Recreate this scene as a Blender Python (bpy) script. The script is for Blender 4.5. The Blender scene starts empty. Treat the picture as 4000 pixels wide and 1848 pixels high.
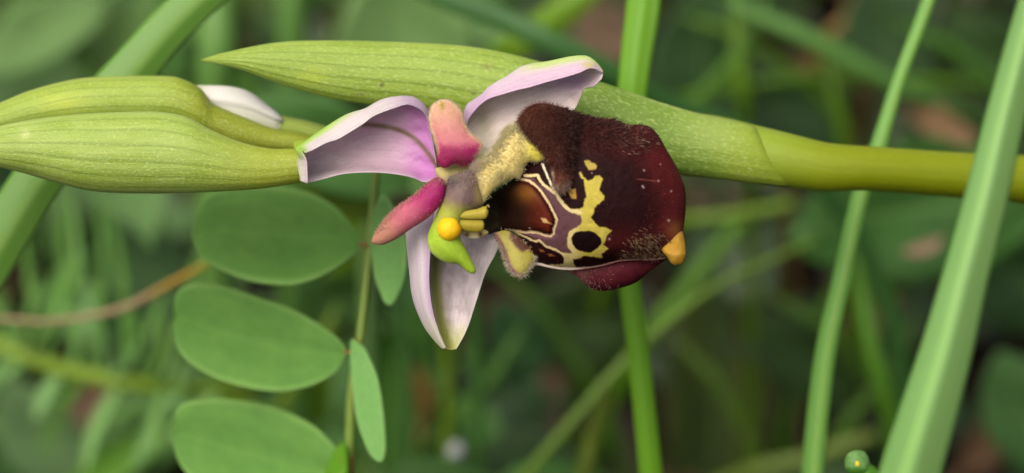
import bpy, math, random
import numpy as np
from mathutils import Vector

# ------------------------------------------------------------------ camera, sky, sun, exposure
SC = bpy.context.scene
U = 1.5e-5                      # one photo pixel in metres at the plane in focus (60 mm across 4000 px)
DIST = 10000                    # focus distance in the same pixels: 0.15 m
PITCH = math.radians(30)
CAM = np.array([0.0, 0.0, 0.165])
RIGHT = np.array([1.0, 0, 0])
UP = np.array([0, math.sin(PITCH), math.cos(PITCH)])
BACK = np.array([0, -math.cos(PITCH), math.sin(PITCH)])

cd = bpy.data.cameras.new('camera')
cam = bpy.data.objects.new('camera', cd)
SC.collection.objects.link(cam)
cam.location = CAM
cam.rotation_euler = (math.radians(90) - PITCH, 0, 0)
cd.sensor_width = 36
cd.lens = 90
cd.clip_start = 0.005
cd.clip_end = 200
cd.dof.use_dof = True
cd.dof.focus_distance = DIST * U * 1.01
cd.dof.aperture_fstop = 21
SC.camera = cam

SUN_EL, SUN_AZ = math.radians(57), math.radians(214)     # azimuth clockwise from +Y
wd = bpy.data.worlds.new('World'); SC.world = wd; wd.use_nodes = True
wn = wd.node_tree.nodes; wl = wd.node_tree.links
sky = wn.new('ShaderNodeTexSky'); sky.sky_type = 'NISHITA'; sky.sun_disc = False
sky.sun_elevation = SUN_EL; sky.sun_rotation = SUN_AZ
sky.air_density = 0.25; sky.dust_density = 6.0; sky.ozone_density = 0.3
wl.new(sky.outputs[0], wn['Background'].inputs[0])
wn['Background'].inputs[1].default_value = 0.12
ld = bpy.data.lights.new('sun', 'SUN'); ld.energy = 1.2; ld.angle = math.radians(60); ld.color = (1.0, 0.93, 0.80)
sun = bpy.data.objects.new('sun', ld); SC.collection.objects.link(sun)
sd = Vector((math.sin(SUN_AZ) * math.cos(SUN_EL), math.cos(SUN_AZ) * math.cos(SUN_EL), math.sin(SUN_EL)))
sun.rotation_euler = sd.to_track_quat('Z', 'Y').to_euler(); sun.location = (0, 0, 2)
SC.view_settings.view_transform = 'Standard'; SC.view_settings.look = 'None'
SC.view_settings.gamma = 1; SC.view_settings.use_curve_mapping = False
SC.view_settings.exposure = 1.08
SC.cycles.use_denoising = True

# ------------------------------------------------------------------ helpers
rng = np.random.default_rng(7)
KALB = 0.62                     # picture value -> albedo


def P(a):
    """photo pixel x, y and height h (pixels towards the lens from the plane in focus) -> world metres"""
    a = np.asarray(a, float)
    f = (DIST - a[..., 2]) / DIST
    X = (a[..., 0] - 2000) * f * U
    Y = (924 - a[..., 1]) * f * U
    Z = (a[..., 2] - DIST) * U
    return CAM + X[..., None] * RIGHT + Y[..., None] * UP + Z[..., None] * BACK


def lin(c):
    c = np.asarray(c, float) / 255
    green = np.clip((c[..., 1] - np.maximum(c[..., 0], c[..., 2])) * 6, 0, 1)[..., None]
    c = c * (1 - green * np.array([0.08, 0.0, 0.16]))
    return np.where(c <= 0.04045, c / 12.92, ((c + 0.055) / 1.055) ** 2.4) * KALB


def ss(a, b, x):
    t = np.clip((x - a) / (b - a), 0, 1)
    return t * t * (3 - 2 * t)


def mixc(a, b, t):
    a = np.asarray(a, float); b = np.asarray(b, float)
    t = np.asarray(t)[..., None]
    return a * (1 - t) + b * t


def vnoise(x, y, seed=0):
    xi = np.floor(x).astype(int); yi = np.floor(y).astype(int)
    fx = x - xi; fy = y - yi
    fx = fx * fx * (3 - 2 * fx); fy = fy * fy * (3 - 2 * fy)

    def h(i, j):
        n = (i * 374761393 + j * 668265263 + seed * 1442695041) & 0x7fffffff
        n = ((n ^ (n >> 13)) * 1274126177) & 0x7fffffff
        return ((n ^ (n >> 16)) & 0xffff) / 65535.0
    return (h(xi, yi) * (1 - fx) + h(xi + 1, yi) * fx) * (1 - fy) + (h(xi, yi + 1) * (1 - fx) + h(xi + 1, yi + 1) * fx) * fy


def fbm(x, y, seed=0):
    return 0.55 * vnoise(x, y, seed) + 0.3 * vnoise(x * 2.1, y * 2.1, seed + 5) + 0.15 * vnoise(x * 4.3, y * 4.3, seed + 9)


def cr(p0, p1, p2, p3, t):
    return 0.5 * (2 * p1 + (p2 - p0) * t + (2 * p0 - 5 * p1 + 4 * p2 - p3) * t * t + (3 * p1 - p0 - 3 * p2 + p3) * t ** 3)


def spline(pts, n, closed=False):
    """smooth curve through the points, n samples at even arc length"""
    p = np.asarray(pts, float); k = len(p)
    if k == 2 and not closed:
        return p[0] + (p[1] - p[0]) * np.linspace(0, 1, n)[:, None]
    out = []
    sub = max(6, int(4 * n / k))
    for i in range(k if closed else k - 1):
        if closed:
            q = [p[(i + j) % k] for j in (-1, 0, 1, 2)]
        else:
            q = [p[i - 1] if i > 0 else 2 * p[0] - p[1], p[i], p[i + 1], p[i + 2] if i + 2 < k else 2 * p[-1] - p[-2]]
        t = np.linspace(0, 1, sub, endpoint=False)[:, None]
        out.append(cr(*q, t))
    out = np.vstack(out + ([p[:1]] if closed else [p[-1:]]))
    d = np.r_[0, np.cumsum(np.linalg.norm(np.diff(out, axis=0), axis=1))]
    s = np.linspace(0, d[-1], n + 1 if closed else n)[:n]
    return np.stack([np.interp(s, d, out[:, j]) for j in range(p.shape[1])], 1)


def across(rails, nv):
    """uniform Catmull-Rom through the rails (k, nu, 3) -> (nv, nu, 3)"""
    r = np.asarray(rails); k = len(r)
    res = []
    for v in np.linspace(0, k - 1, nv):
        i = min(int(v), k - 2); t = v - i
        p0 = r[i - 1] if i > 0 else 2 * r[0] - r[1]
        p3 = r[i + 2] if i + 2 < k else 2 * r[-1] - r[-2]
        res.append(cr(p0, r[i], r[i + 1], p3, t))
    return np.array(res)


def link(name, me, parent=None, mat=None):
    o = bpy.data.objects.new(name, me); SC.collection.objects.link(o)
    if mat: me.materials.append(mat)
    if parent: o.parent = parent
    return o


def base_of(parent):
    b = np.zeros(3)
    while parent is not None:
        b = b + np.array(parent.location); parent = parent.parent
    return b


def mesh_obj(name, verts, faces, mat, parent=None, uv=None, col=None, smooth=True, thick=0, origin=None):
    """verts in world metres; col sRGB 0-255 per vertex; uv per vertex"""
    verts = np.asarray(verts, float)
    b = base_of(parent)
    if origin is not None: b = np.asarray(origin, float)
    me = bpy.data.meshes.new(name)
    me.from_pydata((verts - b).tolist(), [], faces)
    idx = np.empty(len(me.loops), int); me.loops.foreach_get('vertex_index', idx)
    if uv is not None:
        l = me.uv_layers.new(name='UVMap')
        l.data.foreach_set('uv', np.asarray(uv, float)[idx].ravel())
    if col is not None:
        a = me.color_attributes.new('Col', 'FLOAT_COLOR', 'POINT')
        c = np.ones((len(verts), 4)); c[:, :3] = lin(np.clip(col, 0, 255))
        a.data.foreach_set('color', c.ravel())
    me.polygons.foreach_set('use_smooth', [smooth] * len(me.polygons))
    me.validate(); me.update()
    o = link(name, me, parent, mat)
    if origin is not None: o.location = origin
    if thick:
        m = o.modifiers.new('thickness', 'SOLIDIFY'); m.thickness = thick; m.offset = 0
    return o


def grid_faces(nv, nu, wrap=False):
    f = []
    for i in range(nv if wrap else nv - 1):
        k = (i + 1) % nv
        for j in range(nu - 1):
            f.append((i * nu + j, k * nu + j, k * nu + j + 1, i * nu + j + 1))
    return f


def loft(name, rails, nu, nv, mat, parent=None, colf=None, thick=0.12e-3, origin=None, bumpf=None):
    r = np.array([spline(x, nu) for x in rails])
    g = across(r, nv)
    uu, vv = np.meshgrid(np.linspace(0, 1, nu), np.linspace(0, 1, nv))
    if bumpf is not None: g[..., 2] += bumpf(uu, vv, g[..., 0], g[..., 1])
    col = colf(uu, vv, g[..., 0], g[..., 1]).reshape(-1, 3) if colf else None
    uv = np.stack([uu.ravel(), vv.ravel()], 1)
    return mesh_obj(name, P(g).reshape(-1, 3), grid_faces(nv, nu), mat, parent, uv, col, thick=thick, origin=origin)


def pod(name, top, bot, front, back, nu, nt, mat, parent=None, colf=None, bumpf=None):
    """closed body between two edge curves; elliptical section, front and back depth in px"""
    a = spline(top, nu); b = spline(bot, nu)
    m = (a + b) / 2; h = (a - b) / 2
    th = np.linspace(0, 2 * math.pi, nt, endpoint=False)
    s = np.linspace(0, 1, nu)
    half = np.linalg.norm(h[:, :2], axis=1)
    prof = np.clip(half / half.max(), 0, 1) ** 0.8
    g = np.zeros((nt, nu, 3))
    for i, t in enumerate(th):
        g[i] = m + h * math.cos(t)
        g[i, :, 2] += (front if math.sin(t) > 0 else back) * math.sin(t) * prof
    vv = np.where(th <= math.pi, th / math.pi, 2 - th / math.pi)
    uu, vv = np.meshgrid(s, vv)
    if bumpf is not None: g[..., 2] += bumpf(uu, vv, g[..., 0], g[..., 1])
    col = colf(uu, vv, g[..., 0], g[..., 1]).reshape(-1, 3) if colf else None
    f = grid_faces(nt, nu, True)
    f.append(tuple(i * nu for i in range(nt))); f.append(tuple(i * nu + nu - 1 for i in reversed(range(nt))))
    return mesh_obj(name, P(g).reshape(-1, 3), f, mat, parent, np.stack([uu.ravel(), vv.ravel()], 1), col)


def tube_w(name, pts, rad, mat, parent=None, nseg=12, col=None, origin=None, uvn=None):
    """round tube through world points"""
    p = np.asarray(pts, float); n = len(p)
    t = np.gradient(p, axis=0); t /= np.linalg.norm(t, axis=1)[:, None] + 1e-12
    ref = np.array([0.3, 0.9, 0.2]); ref = ref - t[0] * ref.dot(t[0]); ref /= np.linalg.norm(ref)
    vs = []
    for i in range(n):
        ref = ref - t[i] * ref.dot(t[i]); ref /= np.linalg.norm(ref) + 1e-12
        b = np.cross(t[i], ref)
        for k in range(nseg):
            a = 2 * math.pi * k / nseg
            vs.append(p[i] + rad[i] * (math.cos(a) * ref + math.sin(a) * b))
    f = [(i * nseg + k, i * nseg + (k + 1) % nseg, (i + 1) * nseg + (k + 1) % nseg, (i + 1) * nseg + k) for i in range(n - 1) for k in range(nseg)]
    f.append(tuple(reversed(range(nseg)))); f.append(tuple(range((n - 1) * nseg, n * nseg)))
    uv = np.array([(i / (n - 1), k / nseg) for i in range(n) for k in range(nseg)])
    c = None if col is None else np.repeat(np.asarray(col, float), nseg, axis=0)
    return mesh_obj(name, vs, f, mat, parent, uv, c, origin=origin)


def tube(name, pts, mat, parent=None, n=40, nseg=12, colf=None, root=False, origin=None, wob=0):
    """pts: (px, py, h, radius px); root: carry the last end down to the ground"""
    s = spline(pts, n)
    w = P(s[:, :3]); r = s[:, 3] * U * (DIST - s[:, 2]) / DIST
    if root:
        w, r = to_ground(w, r)
    if wob:
        r = r * (1 + wob * (fbm(np.arange(len(r)) * 0.35, np.zeros(len(r)), 3) - 0.5))
    return tube_w(name, w, r, mat, parent, nseg, None if colf is None else colf(np.linspace(0, 1, len(w))), origin)


def to_ground(w, r, k=10):
    e = w[-1]; d = w[-1] - w[-4]; d /= np.linalg.norm(d)
    g = np.array([e[0] + d[0] * e[2] * 0.3, e[1] + d[1] * e[2] * 0.15, -0.002])
    t = np.linspace(0, 1, k + 1)[1:, None]
    c = e + d * e[2] * 0.4
    q = (1 - t) ** 2 * e + 2 * t * (1 - t) * c + t * t * g
    q = np.vstack([w, q])
    return q, np.r_[r, np.full(k, r[-1])] if np.ndim(r) == 1 else np.vstack([r, np.repeat(r[-1:], k, 0)])


def inside(poly, x, y):
    r = np.zeros(x.shape, bool); n = len(poly)
    for i in range(n):
        x1, y1 = poly[i]; x2, y2 = poly[(i + 1) % n]
        if y1 == y2: continue
        r ^= ((y1 > y) != (y2 > y)) & (x < (x2 - x1) * (y - y1) / (y2 - y1) + x1)
    return r


def segdist(pl, x, y, closed=False):
    d = np.full(x.shape, 1e9); n = len(pl)
    cx = np.zeros(x.shape); cy = np.zeros(x.shape)
    for i in range(n if closed else n - 1):
        x1, y1 = pl[i][:2]; x2, y2 = pl[(i + 1) % n][:2]
        dx, dy = x2 - x1, y2 - y1; L = dx * dx + dy * dy + 1e-9
        t = np.clip(((x - x1) * dx + (y - y1) * dy) / L, 0, 1)
        qx = x1 + t * dx; qy = y1 + t * dy
        e = np.hypot(x - qx, y - qy); m = e < d
        d = np.where(m, e, d); cx = np.where(m, qx, cx); cy = np.where(m, qy, cy)
    return d, cx, cy


def sdf(poly, x, y):
    d = segdist(poly, x, y, True)[0]
    return np.where(inside(poly, x, y), -d, d)


def inflate(name, outline, hb, front, back, step, mat, parent=None, colf=None, power=0.5, bumpf=None, smooth_n=0):
    """rounded solid inside an outline: height from the Poisson equation, front and back"""
    ol = spline(outline, smooth_n or len(outline) * 6, True)[:, :2]
    x0, y0 = ol.min(0) - 2 * step; x1, y1 = ol.max(0) + 2 * step
    xs = np.arange(x0, x1, step); ys = np.arange(y0, y1, step)
    X, Y = np.meshgrid(xs, ys)
    m = inside(ol, X, Y)
    phi = np.zeros(X.shape); rr = m.astype(float)

    def A(q):
        r = 4 * q
        r[1:] -= q[:-1]; r[:-1] -= q[1:]; r[:, 1:] -= q[:, :-1]; r[:, :-1] -= q[:, 1:]
        return r * m
    p = rr.copy(); rs = (rr * rr).sum(); rs0 = rs
    for _ in range(500):
        Ap = A(p); al = rs / (p * Ap).sum(); phi += al * p; rr -= al * Ap
        rn = (rr * rr).sum()
        if rn < 1e-7 * rs0: break
        p = rr + rn / rs * p; rs = rn
    phi = np.clip(phi / phi.max(), 0, None) ** power
    q = m[:-1, :-1] | m[1:, :-1] | m[:-1, 1:] | m[1:, 1:]
    used = np.zeros(X.shape, bool)
    used[:-1, :-1] |= q; used[1:, :-1] |= q; used[:-1, 1:] |= q; used[1:, 1:] |= q
    rim = used & ~m
    _, cx, cy = segdist(ol, X[rim], Y[rim], True)
    X = X.copy(); Y = Y.copy(); X[rim] = cx; Y[rim] = cy; phi[rim] = 0
    base = hb(X, Y) if callable(hb) else np.full(X.shape, float(hb))
    Hf = base + front * phi
    if bumpf is not None: Hf = Hf + bumpf(X, Y) * (phi > 0) * np.clip(phi * 4, 0, 1)
    Hb = base - back * phi
    idx = -np.ones(X.shape, int); idx[used] = np.arange(used.sum())
    n = used.sum()
    vf = np.stack([X[used], Y[used], Hf[used]], 1)
    bidx = idx.copy(); inn = used & m
    bidx[inn] = n + np.arange(inn.sum())
    vb = np.stack([X[inn], Y[inn], Hb[inn]], 1)
    I, J = np.nonzero(q)
    fa = [(int(idx[i, j]), int(idx[i + 1, j]), int(idx[i + 1, j + 1]), int(idx[i, j + 1])) for i, j in zip(I, J)]
    fa += [(int(bidx[i, j]), int(bidx[i, j + 1]), int(bidx[i + 1, j + 1]), int(bidx[i + 1, j])) for i, j in zip(I, J)]
    allv = np.vstack([vf, vb])
    col = colf(allv[:, 0], allv[:, 1]) if colf else None
    o = mesh_obj(name, P(allv), fa, mat, parent, np.stack([(allv[:, 0] - x0) / 1000, (allv[:, 1] - y0) / 1000], 1), col)
    gy, gx = np.gradient(Hf, step)
    nrm = np.stack([-gx[inn], -gy[inn], np.ones(inn.sum())], 1)
    nrm /= np.linalg.norm(nrm, axis=1)[:, None]
    return o, np.stack([X[inn], Y[inn], Hf[inn]], 1), nrm


def hairs(name, pts, nrm, wgt, n, length, rad, mat, parent, colf, bias=(0, 0, 0), spread=0.35, seed=1, nw=1.0):
    """short tapering hairs, real geometry, one mesh of stuff; all in px space"""
    g = np.random.default_rng(seed)
    w = np.clip(wgt, 0, None); w = w / w.sum()
    i = g.choice(len(pts), n, p=w)
    b = pts[i] + np.c_[g.uniform(-2, 2, (n, 2)), np.zeros(n)]
    d = nw * nrm[i] + np.asarray(bias) + g.normal(0, spread, (n, 3))
    d /= np.linalg.norm(d, axis=1)[:, None]
    L = length * g.uniform(0.55, 1.25, n)[:, None]
    bend = g.normal(0, 0.3, (n, 3)); bend -= d * (bend * d).sum(1)[:, None]
    s1 = np.cross(d, [0.2, 0.5, 0.84]); s1 /= np.linalg.norm(s1, axis=1)[:, None]; s2 = np.cross(d, s1)
    V = []
    for k in range(3):
        a = 2.094 * k
        V.append(b - d * 2 + rad * (math.cos(a) * s1 + math.sin(a) * s2))
    mid = b + d * L * 0.55
    for k in range(3):
        a = 2.094 * k
        V.append(mid + rad * 0.7 * (math.cos(a) * s1 + math.sin(a) * s2))
    V.append(b + d * L + bend * L * 0.45)
    V = np.stack(V, 1).reshape(-1, 3)
    F = []
    for k in range(n):
        o = 7 * k
        for a, c in ((0, 1), (1, 2), (2, 0)):
            F.append((o + a, o + c, o + 3 + c, o + 3 + a)); F.append((o + 3 + a, o + 3 + c, o + 6))
    col = np.repeat(colf(b[:, 0], b[:, 1], g), 7, axis=0)
    o = mesh_obj(name, P(V), F, mat, parent, None, col)
    o['kind'] = 'stuff'
    return o


def tag(o, label, cat, group=None):
    o['label'] = label; o['category'] = cat
    if group: o['group'] = group
    return o


def empty(name, loc, label, cat, group=None):
    o = bpy.data.objects.new(name, None); SC.collection.objects.link(o)
    o.location = loc; o.empty_display_size = 0.005
    return tag(o, label, cat, group)


def ground_under(pt):
    w = P(np.array(pt, float)); return np.array([w[0], w[1], 0.0])


# ------------------------------------------------------------------ materials
def material(name, col=None, col2=None, vcol=False, rough=0.5, trans=0.25, sss=0.0, nscale=(6, 40), namt=0.35, veins=0,
             vein_col=None, vein_amt=0.6, fine=9000, fine_amt=0.12, bump=0.2, spec=0.35, speck=None, speck_amt=0.5, speck_scale=(40, 160), vdist=0.02,
             sheen=0.0, rib=0.0, vein_fade=False, mid=None, mid_w=0.03):
    m = bpy.data.materials.new(name); m.use_nodes = True
    nt = m.node_tree; N = nt.nodes; L = nt.links
    pr = N['Principled BSDF']; out = N['Material Output']

    def nd(t, **kw):
        n = N.new(t)
        for k, v in kw.items(): setattr(n, k, v)
        return n

    def math_(op, a, b=None, clamp=False):
        n = nd('ShaderNodeMath', operation=op, use_clamp=clamp)
        for i, v in enumerate((a, b)):
            if v is None: continue
            if isinstance(v, (int, float)): n.inputs[i].default_value = v
            else: L.new(v, n.inputs[i])
        return n.outputs[0]

    def mix(fac, a, b, bt='MIX'):
        n = nd('ShaderNodeMix', data_type='RGBA', blend_type=bt)
        for i, v in ((0, fac), (6, a), (7, b)):
            if isinstance(v, (int, float)): n.inputs[i].default_value = v
            elif isinstance(v, (tuple, list, np.ndarray)): n.inputs[i].default_value = tuple(v) + ((1,) if len(v) == 3 else ())
            else: L.new(v, n.inputs[i])
        return n.outputs[2]

    def noise(vec, scale, detail=3, rough_=0.55):
        n = nd('ShaderNodeTexNoise'); n.inputs['Scale'].default_value = scale
        n.inputs['Detail'].default_value = detail; n.inputs['Roughness'].default_value = rough_
        L.new(vec, n.inputs['Vector']); return n.outputs['Fac']

    def sstep(x, a, b):
        n = nd('ShaderNodeMapRange', interpolation_type='SMOOTHSTEP'); L.new(x, n.inputs[0])
        n.inputs[1].default_value = a; n.inputs[2].default_value = b; return n.outputs[0]

    tc = nd('ShaderNodeTexCoord')
    uv = nd('ShaderNodeUVMap', uv_map='UVMap').outputs[0]
    geo = nd('ShaderNodeNewGeometry')
    if vcol:
        base = nd('ShaderNodeVertexColor', layer_name='Col').outputs[0]
    else:
        base = nd('ShaderNodeRGB').outputs[0]; base.default_value = tuple(lin(col)) + (1,)

    def mapping(sx, sy, loc=0.0):
        n = nd('ShaderNodeMapping'); L.new(uv, n.inputs[0]); n.inputs['Scale'].default_value = (sx, sy, 1)
        n.inputs['Location'].default_value = (loc, loc, loc); return n.outputs[0]
    n1 = noise(mapping(nscale[0], nscale[1]), 1.0, 4)
    if col2 is not None:
        base = mix(sstep(n1, 0.35, 0.65), base, tuple(lin(col2)))
    else:
        v = math_('ADD', math_('MULTIPLY', math_('SUBTRACT', n1, 0.5), 2 * namt), 1.0)
        base = mix(1.0, base, v, 'MULTIPLY')
    hgt = n1
    sep = nd('ShaderNodeSeparateXYZ'); L.new(uv, sep.inputs[0])
    if veins:
        dn = noise(mapping(3.0, 2.0, 3.3), 1.0, 2)
        vv = math_('ADD', sep.outputs[1], math_('MULTIPLY', math_('SUBTRACT', dn, 0.5), vdist * 2))
        fr = math_('FRACT', math_('MULTIPLY', vv, float(veins)))
        d = math_('ABSOLUTE', math_('SUBTRACT', fr, 0.5))
        vm = math_('SUBTRACT', 1.0, sstep(d, 0.02, 0.16))
        vm = math_('MULTIPLY', vm, math_('ADD', math_('MULTIPLY', n1, 0.9), 0.25), clamp=True)
        if vein_fade:
            vm = math_('MULTIPLY', vm, sstep(sep.outputs[0], 0.08, 0.4))
        base = mix(math_('MULTIPLY', vm, vein_amt), base, tuple(lin(vein_col)))
        if rib:
            hgt = math_('ADD', hgt, math_('MULTIPLY', vm, -rib))
    if mid is not None:
        d = math_('ABSOLUTE', math_('SUBTRACT', sep.outputs[1], 0.5))
        mm = math_('SUBTRACT', 1.0, sstep(d, mid_w * 0.3, mid_w))
        base = mix(math_('MULTIPLY', mm, 0.45), base, tuple(lin(mid)))
    if speck is not None:
        sn = noise(mapping(*speck_scale, loc=7.1), 1.0, 3, 0.7)
        sm = sstep(sn, 0.5, 0.66)
        if vein_fade:
            sm = math_('MULTIPLY', sm, sstep(sep.outputs[0], 0.01, 0.07))
        base = mix(math_('MULTIPLY', sm, speck_amt), base, tuple(lin(speck)))
        hgt = math_('ADD', hgt, math_('MULTIPLY', sm, 0.5))
    nf = noise(geo.outputs['Position'], fine, 3, 0.6)
    v = math_('ADD', math_('MULTIPLY', math_('SUBTRACT', nf, 0.5), 2 * fine_amt), 1.0)
    base = mix(1.0, base, v, 'MULTIPLY')
    hgt = math_('ADD', hgt, math_('MULTIPLY', nf, 0.5))
    L.new(base, pr.inputs['Base Color'])
    pr.inputs['Roughness'].default_value = rough
    pr.inputs['Specular IOR Level'].default_value = spec
    if sheen:
        pr.inputs['Sheen Weight'].default_value = sheen; pr.inputs['Sheen Roughness'].default_value = 0.4
    if sss:
        pr.inputs['Subsurface Weight'].default_value = sss
        pr.inputs['Subsurface Radius'].default_value = (1.0, 1.0, 0.5)
        pr.inputs['Subsurface Scale'].default_value = 0.0006
    b = nd('ShaderNodeBump'); b.inputs['Strength'].default_value = bump; b.inputs['Distance'].default_value = 0.00008
    L.new(hgt, b.inputs['Height']); L.new(b.outputs[0], pr.inputs['Normal'])
    if trans:
        t = nd('ShaderNodeBsdfTranslucent'); L.new(base, t.inputs[0]); L.new(b.outputs[0], t.inputs[1])
        mx = nd('ShaderNodeMixShader'); mx.inputs[0].default_value = trans
        L.new(pr.outputs[0], mx.inputs[1]); L.new(t.outputs[0], mx.inputs[2]); L.new(mx.outputs[0], out.inputs[0])
    return m


M = {}
M['petal'] = material('sepal_skin', vcol=True, rough=0.55, trans=0.22, nscale=(5, 70), namt=0.16, fine=9000, fine_amt=0.14, bump=0.35, veins=16, vein_col=(150, 110, 140), vein_amt=0.12, spec=0.4)
M['flesh'] = material('flower_flesh', vcol=True, rough=0.6, trans=0, sss=0.5, nscale=(40, 40), namt=0.16, fine=14000, fine_amt=0.28, bump=0.6, spec=0.25)
M['velvet'] = material('lip_velvet', vcol=True, rough=0.6, trans=0, nscale=(60, 60), namt=0.12, fine=30000, fine_amt=0.25, bump=0.12, spec=0.06)
M['hair'] = material('fine_hair', vcol=True, rough=0.4, trans=0.5, namt=0.0, fine_amt=0.0, bump=0.0)
M['bract'] = material('bract_skin', vcol=True, rough=0.5, trans=0, sss=0.35, nscale=(7, 45), namt=0.22, veins=8, vein_col=(104, 130, 24), vein_amt=0.6, rib=0.3, vein_fade=True,
                      speck=(196, 214, 140), speck_amt=0.6, speck_scale=(110, 42), fine=10000, fine_amt=0.16, bump=0.5, spec=0.35, vdist=0.05)
M['stem'] = material('stem_skin', vcol=True, rough=0.45, trans=0, sss=0.4, nscale=(8, 30), namt=0.14, speck=(170, 186, 60), speck_amt=0.14, speck_scale=(120, 60), fine=9000, fine_amt=0.12, bump=0.3)
M['leaflet'] = material('leaflet_skin', vcol=True, rough=0.7, trans=0.2, nscale=(14, 10), namt=0.2, mid=(126, 168, 84), mid_w=0.02, fine=7000, fine_amt=0.16, bump=0.15, spec=0.12)
M['grass'] = material('grass_skin', vcol=True, rough=0.45, trans=0.25, nscale=(9, 26), namt=0.2, veins=11, vein_col=(84, 132, 52), vein_amt=0.5, rib=0.5, fine=4000, fine_amt=0.06, bump=0.2)
M['leaf'] = material('leaf_skin', vcol=True, rough=0.5, trans=0.25, nscale=(6, 10), namt=0.2, mid=(130, 165, 100), mid_w=0.03, fine=2500, fine_amt=0.1, bump=0.2)
M['cover'] = material('cover_skin', vcol=True, rough=0.5, trans=0.25, nscale=(6, 6), namt=0.0, fine=900, fine_amt=0.3, bump=0.1)
M['litter'] = material('dead_leaf_skin', vcol=True, rough=0.7, trans=0.15, nscale=(5, 14), namt=0.35, fine=2500, fine_amt=0.25, bump=0.4)

# ------------------------------------------------------------------ the ground
def build_ground():
    a = np.r_[-20, -6, -2, -0.8, np.linspace(-0.35, 0.35, 90), 0.8, 2, 6, 20]
    b = np.r_[-20, -6, -2, -0.6, np.linspace(-0.2, 0.8, 120), 1.2, 2, 6, 20]
    X, Y = np.meshgrid(a, b)
    Z = 0.010 * (fbm(X * 22, Y * 22, 2) - 0.6) + 0.004 * (fbm(X * 90, Y * 90, 4) - 0.5)
    Z = np.where((abs(X) < 0.4) & (Y > -0.3) & (Y < 0.9), Z, -0.004)
    n = fbm(X * 60, Y * 60, 8)
    col = mixc((44, 34, 24), (26, 20, 13), n)
    o = mesh_obj('ground', np.stack([X, Y, Z], -1).reshape(-1, 3), grid_faces(len(b), len(a)), M['soil'], None, np.stack([X.ravel(), Y.ravel()], 1), col.reshape(-1, 3))
    o['kind'] = 'structure'


M['soil'] = material('soil', vcol=True, rough=0.9, trans=0, nscale=(120, 120), namt=0.4, fine=600, fine_amt=0.5, bump=0.6, spec=0.1)
build_ground()

# ------------------------------------------------------------------ the orchid
stem_pts = [(1150, 600, -480, 60), (1700, 590, -520, 75), (2300, 545, -560, 100), (2700, 563, -560, 122), (2960, 606, -560, 112), (3143, 640, -570, 101),
            (3230, 654, -580, 96), (3415, 660, -620, 87), (3796, 688, -760, 90), (4000, 702, -840, 94), (4400, 790, -1000, 98)]
end = P(np.array([5200, 1500, -1700.0]))
orchid = empty('orchid', (end[0], end[1], 0), 'leaning orchid stem with one open pink and maroon flower and closed green buds', 'orchid')


def build_stem():
    s = spline(stem_pts, 70)
    w = P(s[:, :3]); r = s[:, 3] * U * (DIST - s[:, 2]) / DIST
    w, r = to_ground(w, r, 14)
    w[-1] = orchid.location; w[-1][2] = -0.002
    k = np.linspace(0, 1, 12)[:, None]
    c0, c1, c2 = w[69], w[69] + (w[69] - w[66]) * 3.2, np.array(orchid.location)
    q = (1 - k) ** 2 * c0 + 2 * k * (1 - k) * c1 + k * k * c2
    w = np.vstack([w[:69], q]); r = np.r_[r[:69], np.full(12, r[69])]
    n = len(w)
    px = np.r_[s[:69, 0], np.linspace(4400, 5000, 12)]
    col = mixc((150, 170, 56), (138, 150, 2), ss(2900, 3350, px))
    tube_w('stem', w, r, M['stem'], orchid, 28, col)


build_stem()


def bract_col(pale=0.0, tipu=1.0):
    def f(u, v, x, y):
        n = fbm(x / 90, y / 30, 3)
        c = mixc((150, 172, 52), (172, 190, 92), n)
        c = mixc(c, (186, 202, 122), ss(0.2, 0.0, np.minimum(v, 1 - v)) * 0.55)
        c = mixc(c, (150, 160, 20), ss(0.55, 1.0, 1 - u) * 0.55)
        return c
    return f


# upper bract: clasps the stem at the node and runs left to a point
B1T = [(2975, 540, -560), (2958, 503, -530), (2918, 483, -495), (2755, 448, -480), (2600, 406, -475), (2354, 322, -465), (2097, 237, -455), (1865, 186, -440), (1632, 167, -420), (1274, 158, -380), (1073, 167, -350), (886, 203, -330), (781, 233, -320)]
B1B = [(3110, 700, -560), (3070, 728, -540), (2960, 718, -500), (2750, 694, -480), (2600, 678, -475), (2354, 620, -465), (2097, 540, -455), (1865, 478, -440), (1632, 432, -420), (1430, 408, -400), (1274, 380, -380), (1073, 322, -350), (956, 277, -330), (855, 252, -325), (781, 237, -320)]


def b1col(u, v, x, y):
    n = fbm(x / 110, y / 28, 3)
    c = mixc((142, 166, 48), (166, 186, 84), n)
    c = mixc(c, (188, 206, 112), ss(0.16, 0.0, v) * 0.7)
    c = mixc(c, (112, 142, 40), ss(1850, 2350, x) * 0.85)
    c = mixc(c, (200, 214, 136), ss(0.2, 0.05, v) * ss(2300, 2600, x) * 0.9 * ss(0.3, 0.65, fbm(x / 16, y / 12, 77)))
    c = mixc(c, (196, 208, 60), np.exp(-((x - 1215) ** 2 / 3600 + (y - 300) ** 2 / 1200)) * 0.5)
    c = mixc(c, (158, 176, 84), ss(2550, 2800, x) * ss(0.75, 0.45, v) * 0.8)
    c = mixc(c, (150, 168, 44), ss(2740, 2960, x + 150 * (v - 0.5)))
    for sx, sy in ((1490, 333), (1407, 370), (1850, 366)):
        c = mixc(c, (90, 80, 30), np.exp(-((x - sx) ** 2 + (y - sy) ** 2) / 60))
    c = mixc(c, (120, 116, 40), np.exp(-((x - 1905) ** 2 / 500 + (y - 258) ** 2 / 90)) * 0.7)
    return c


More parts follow.
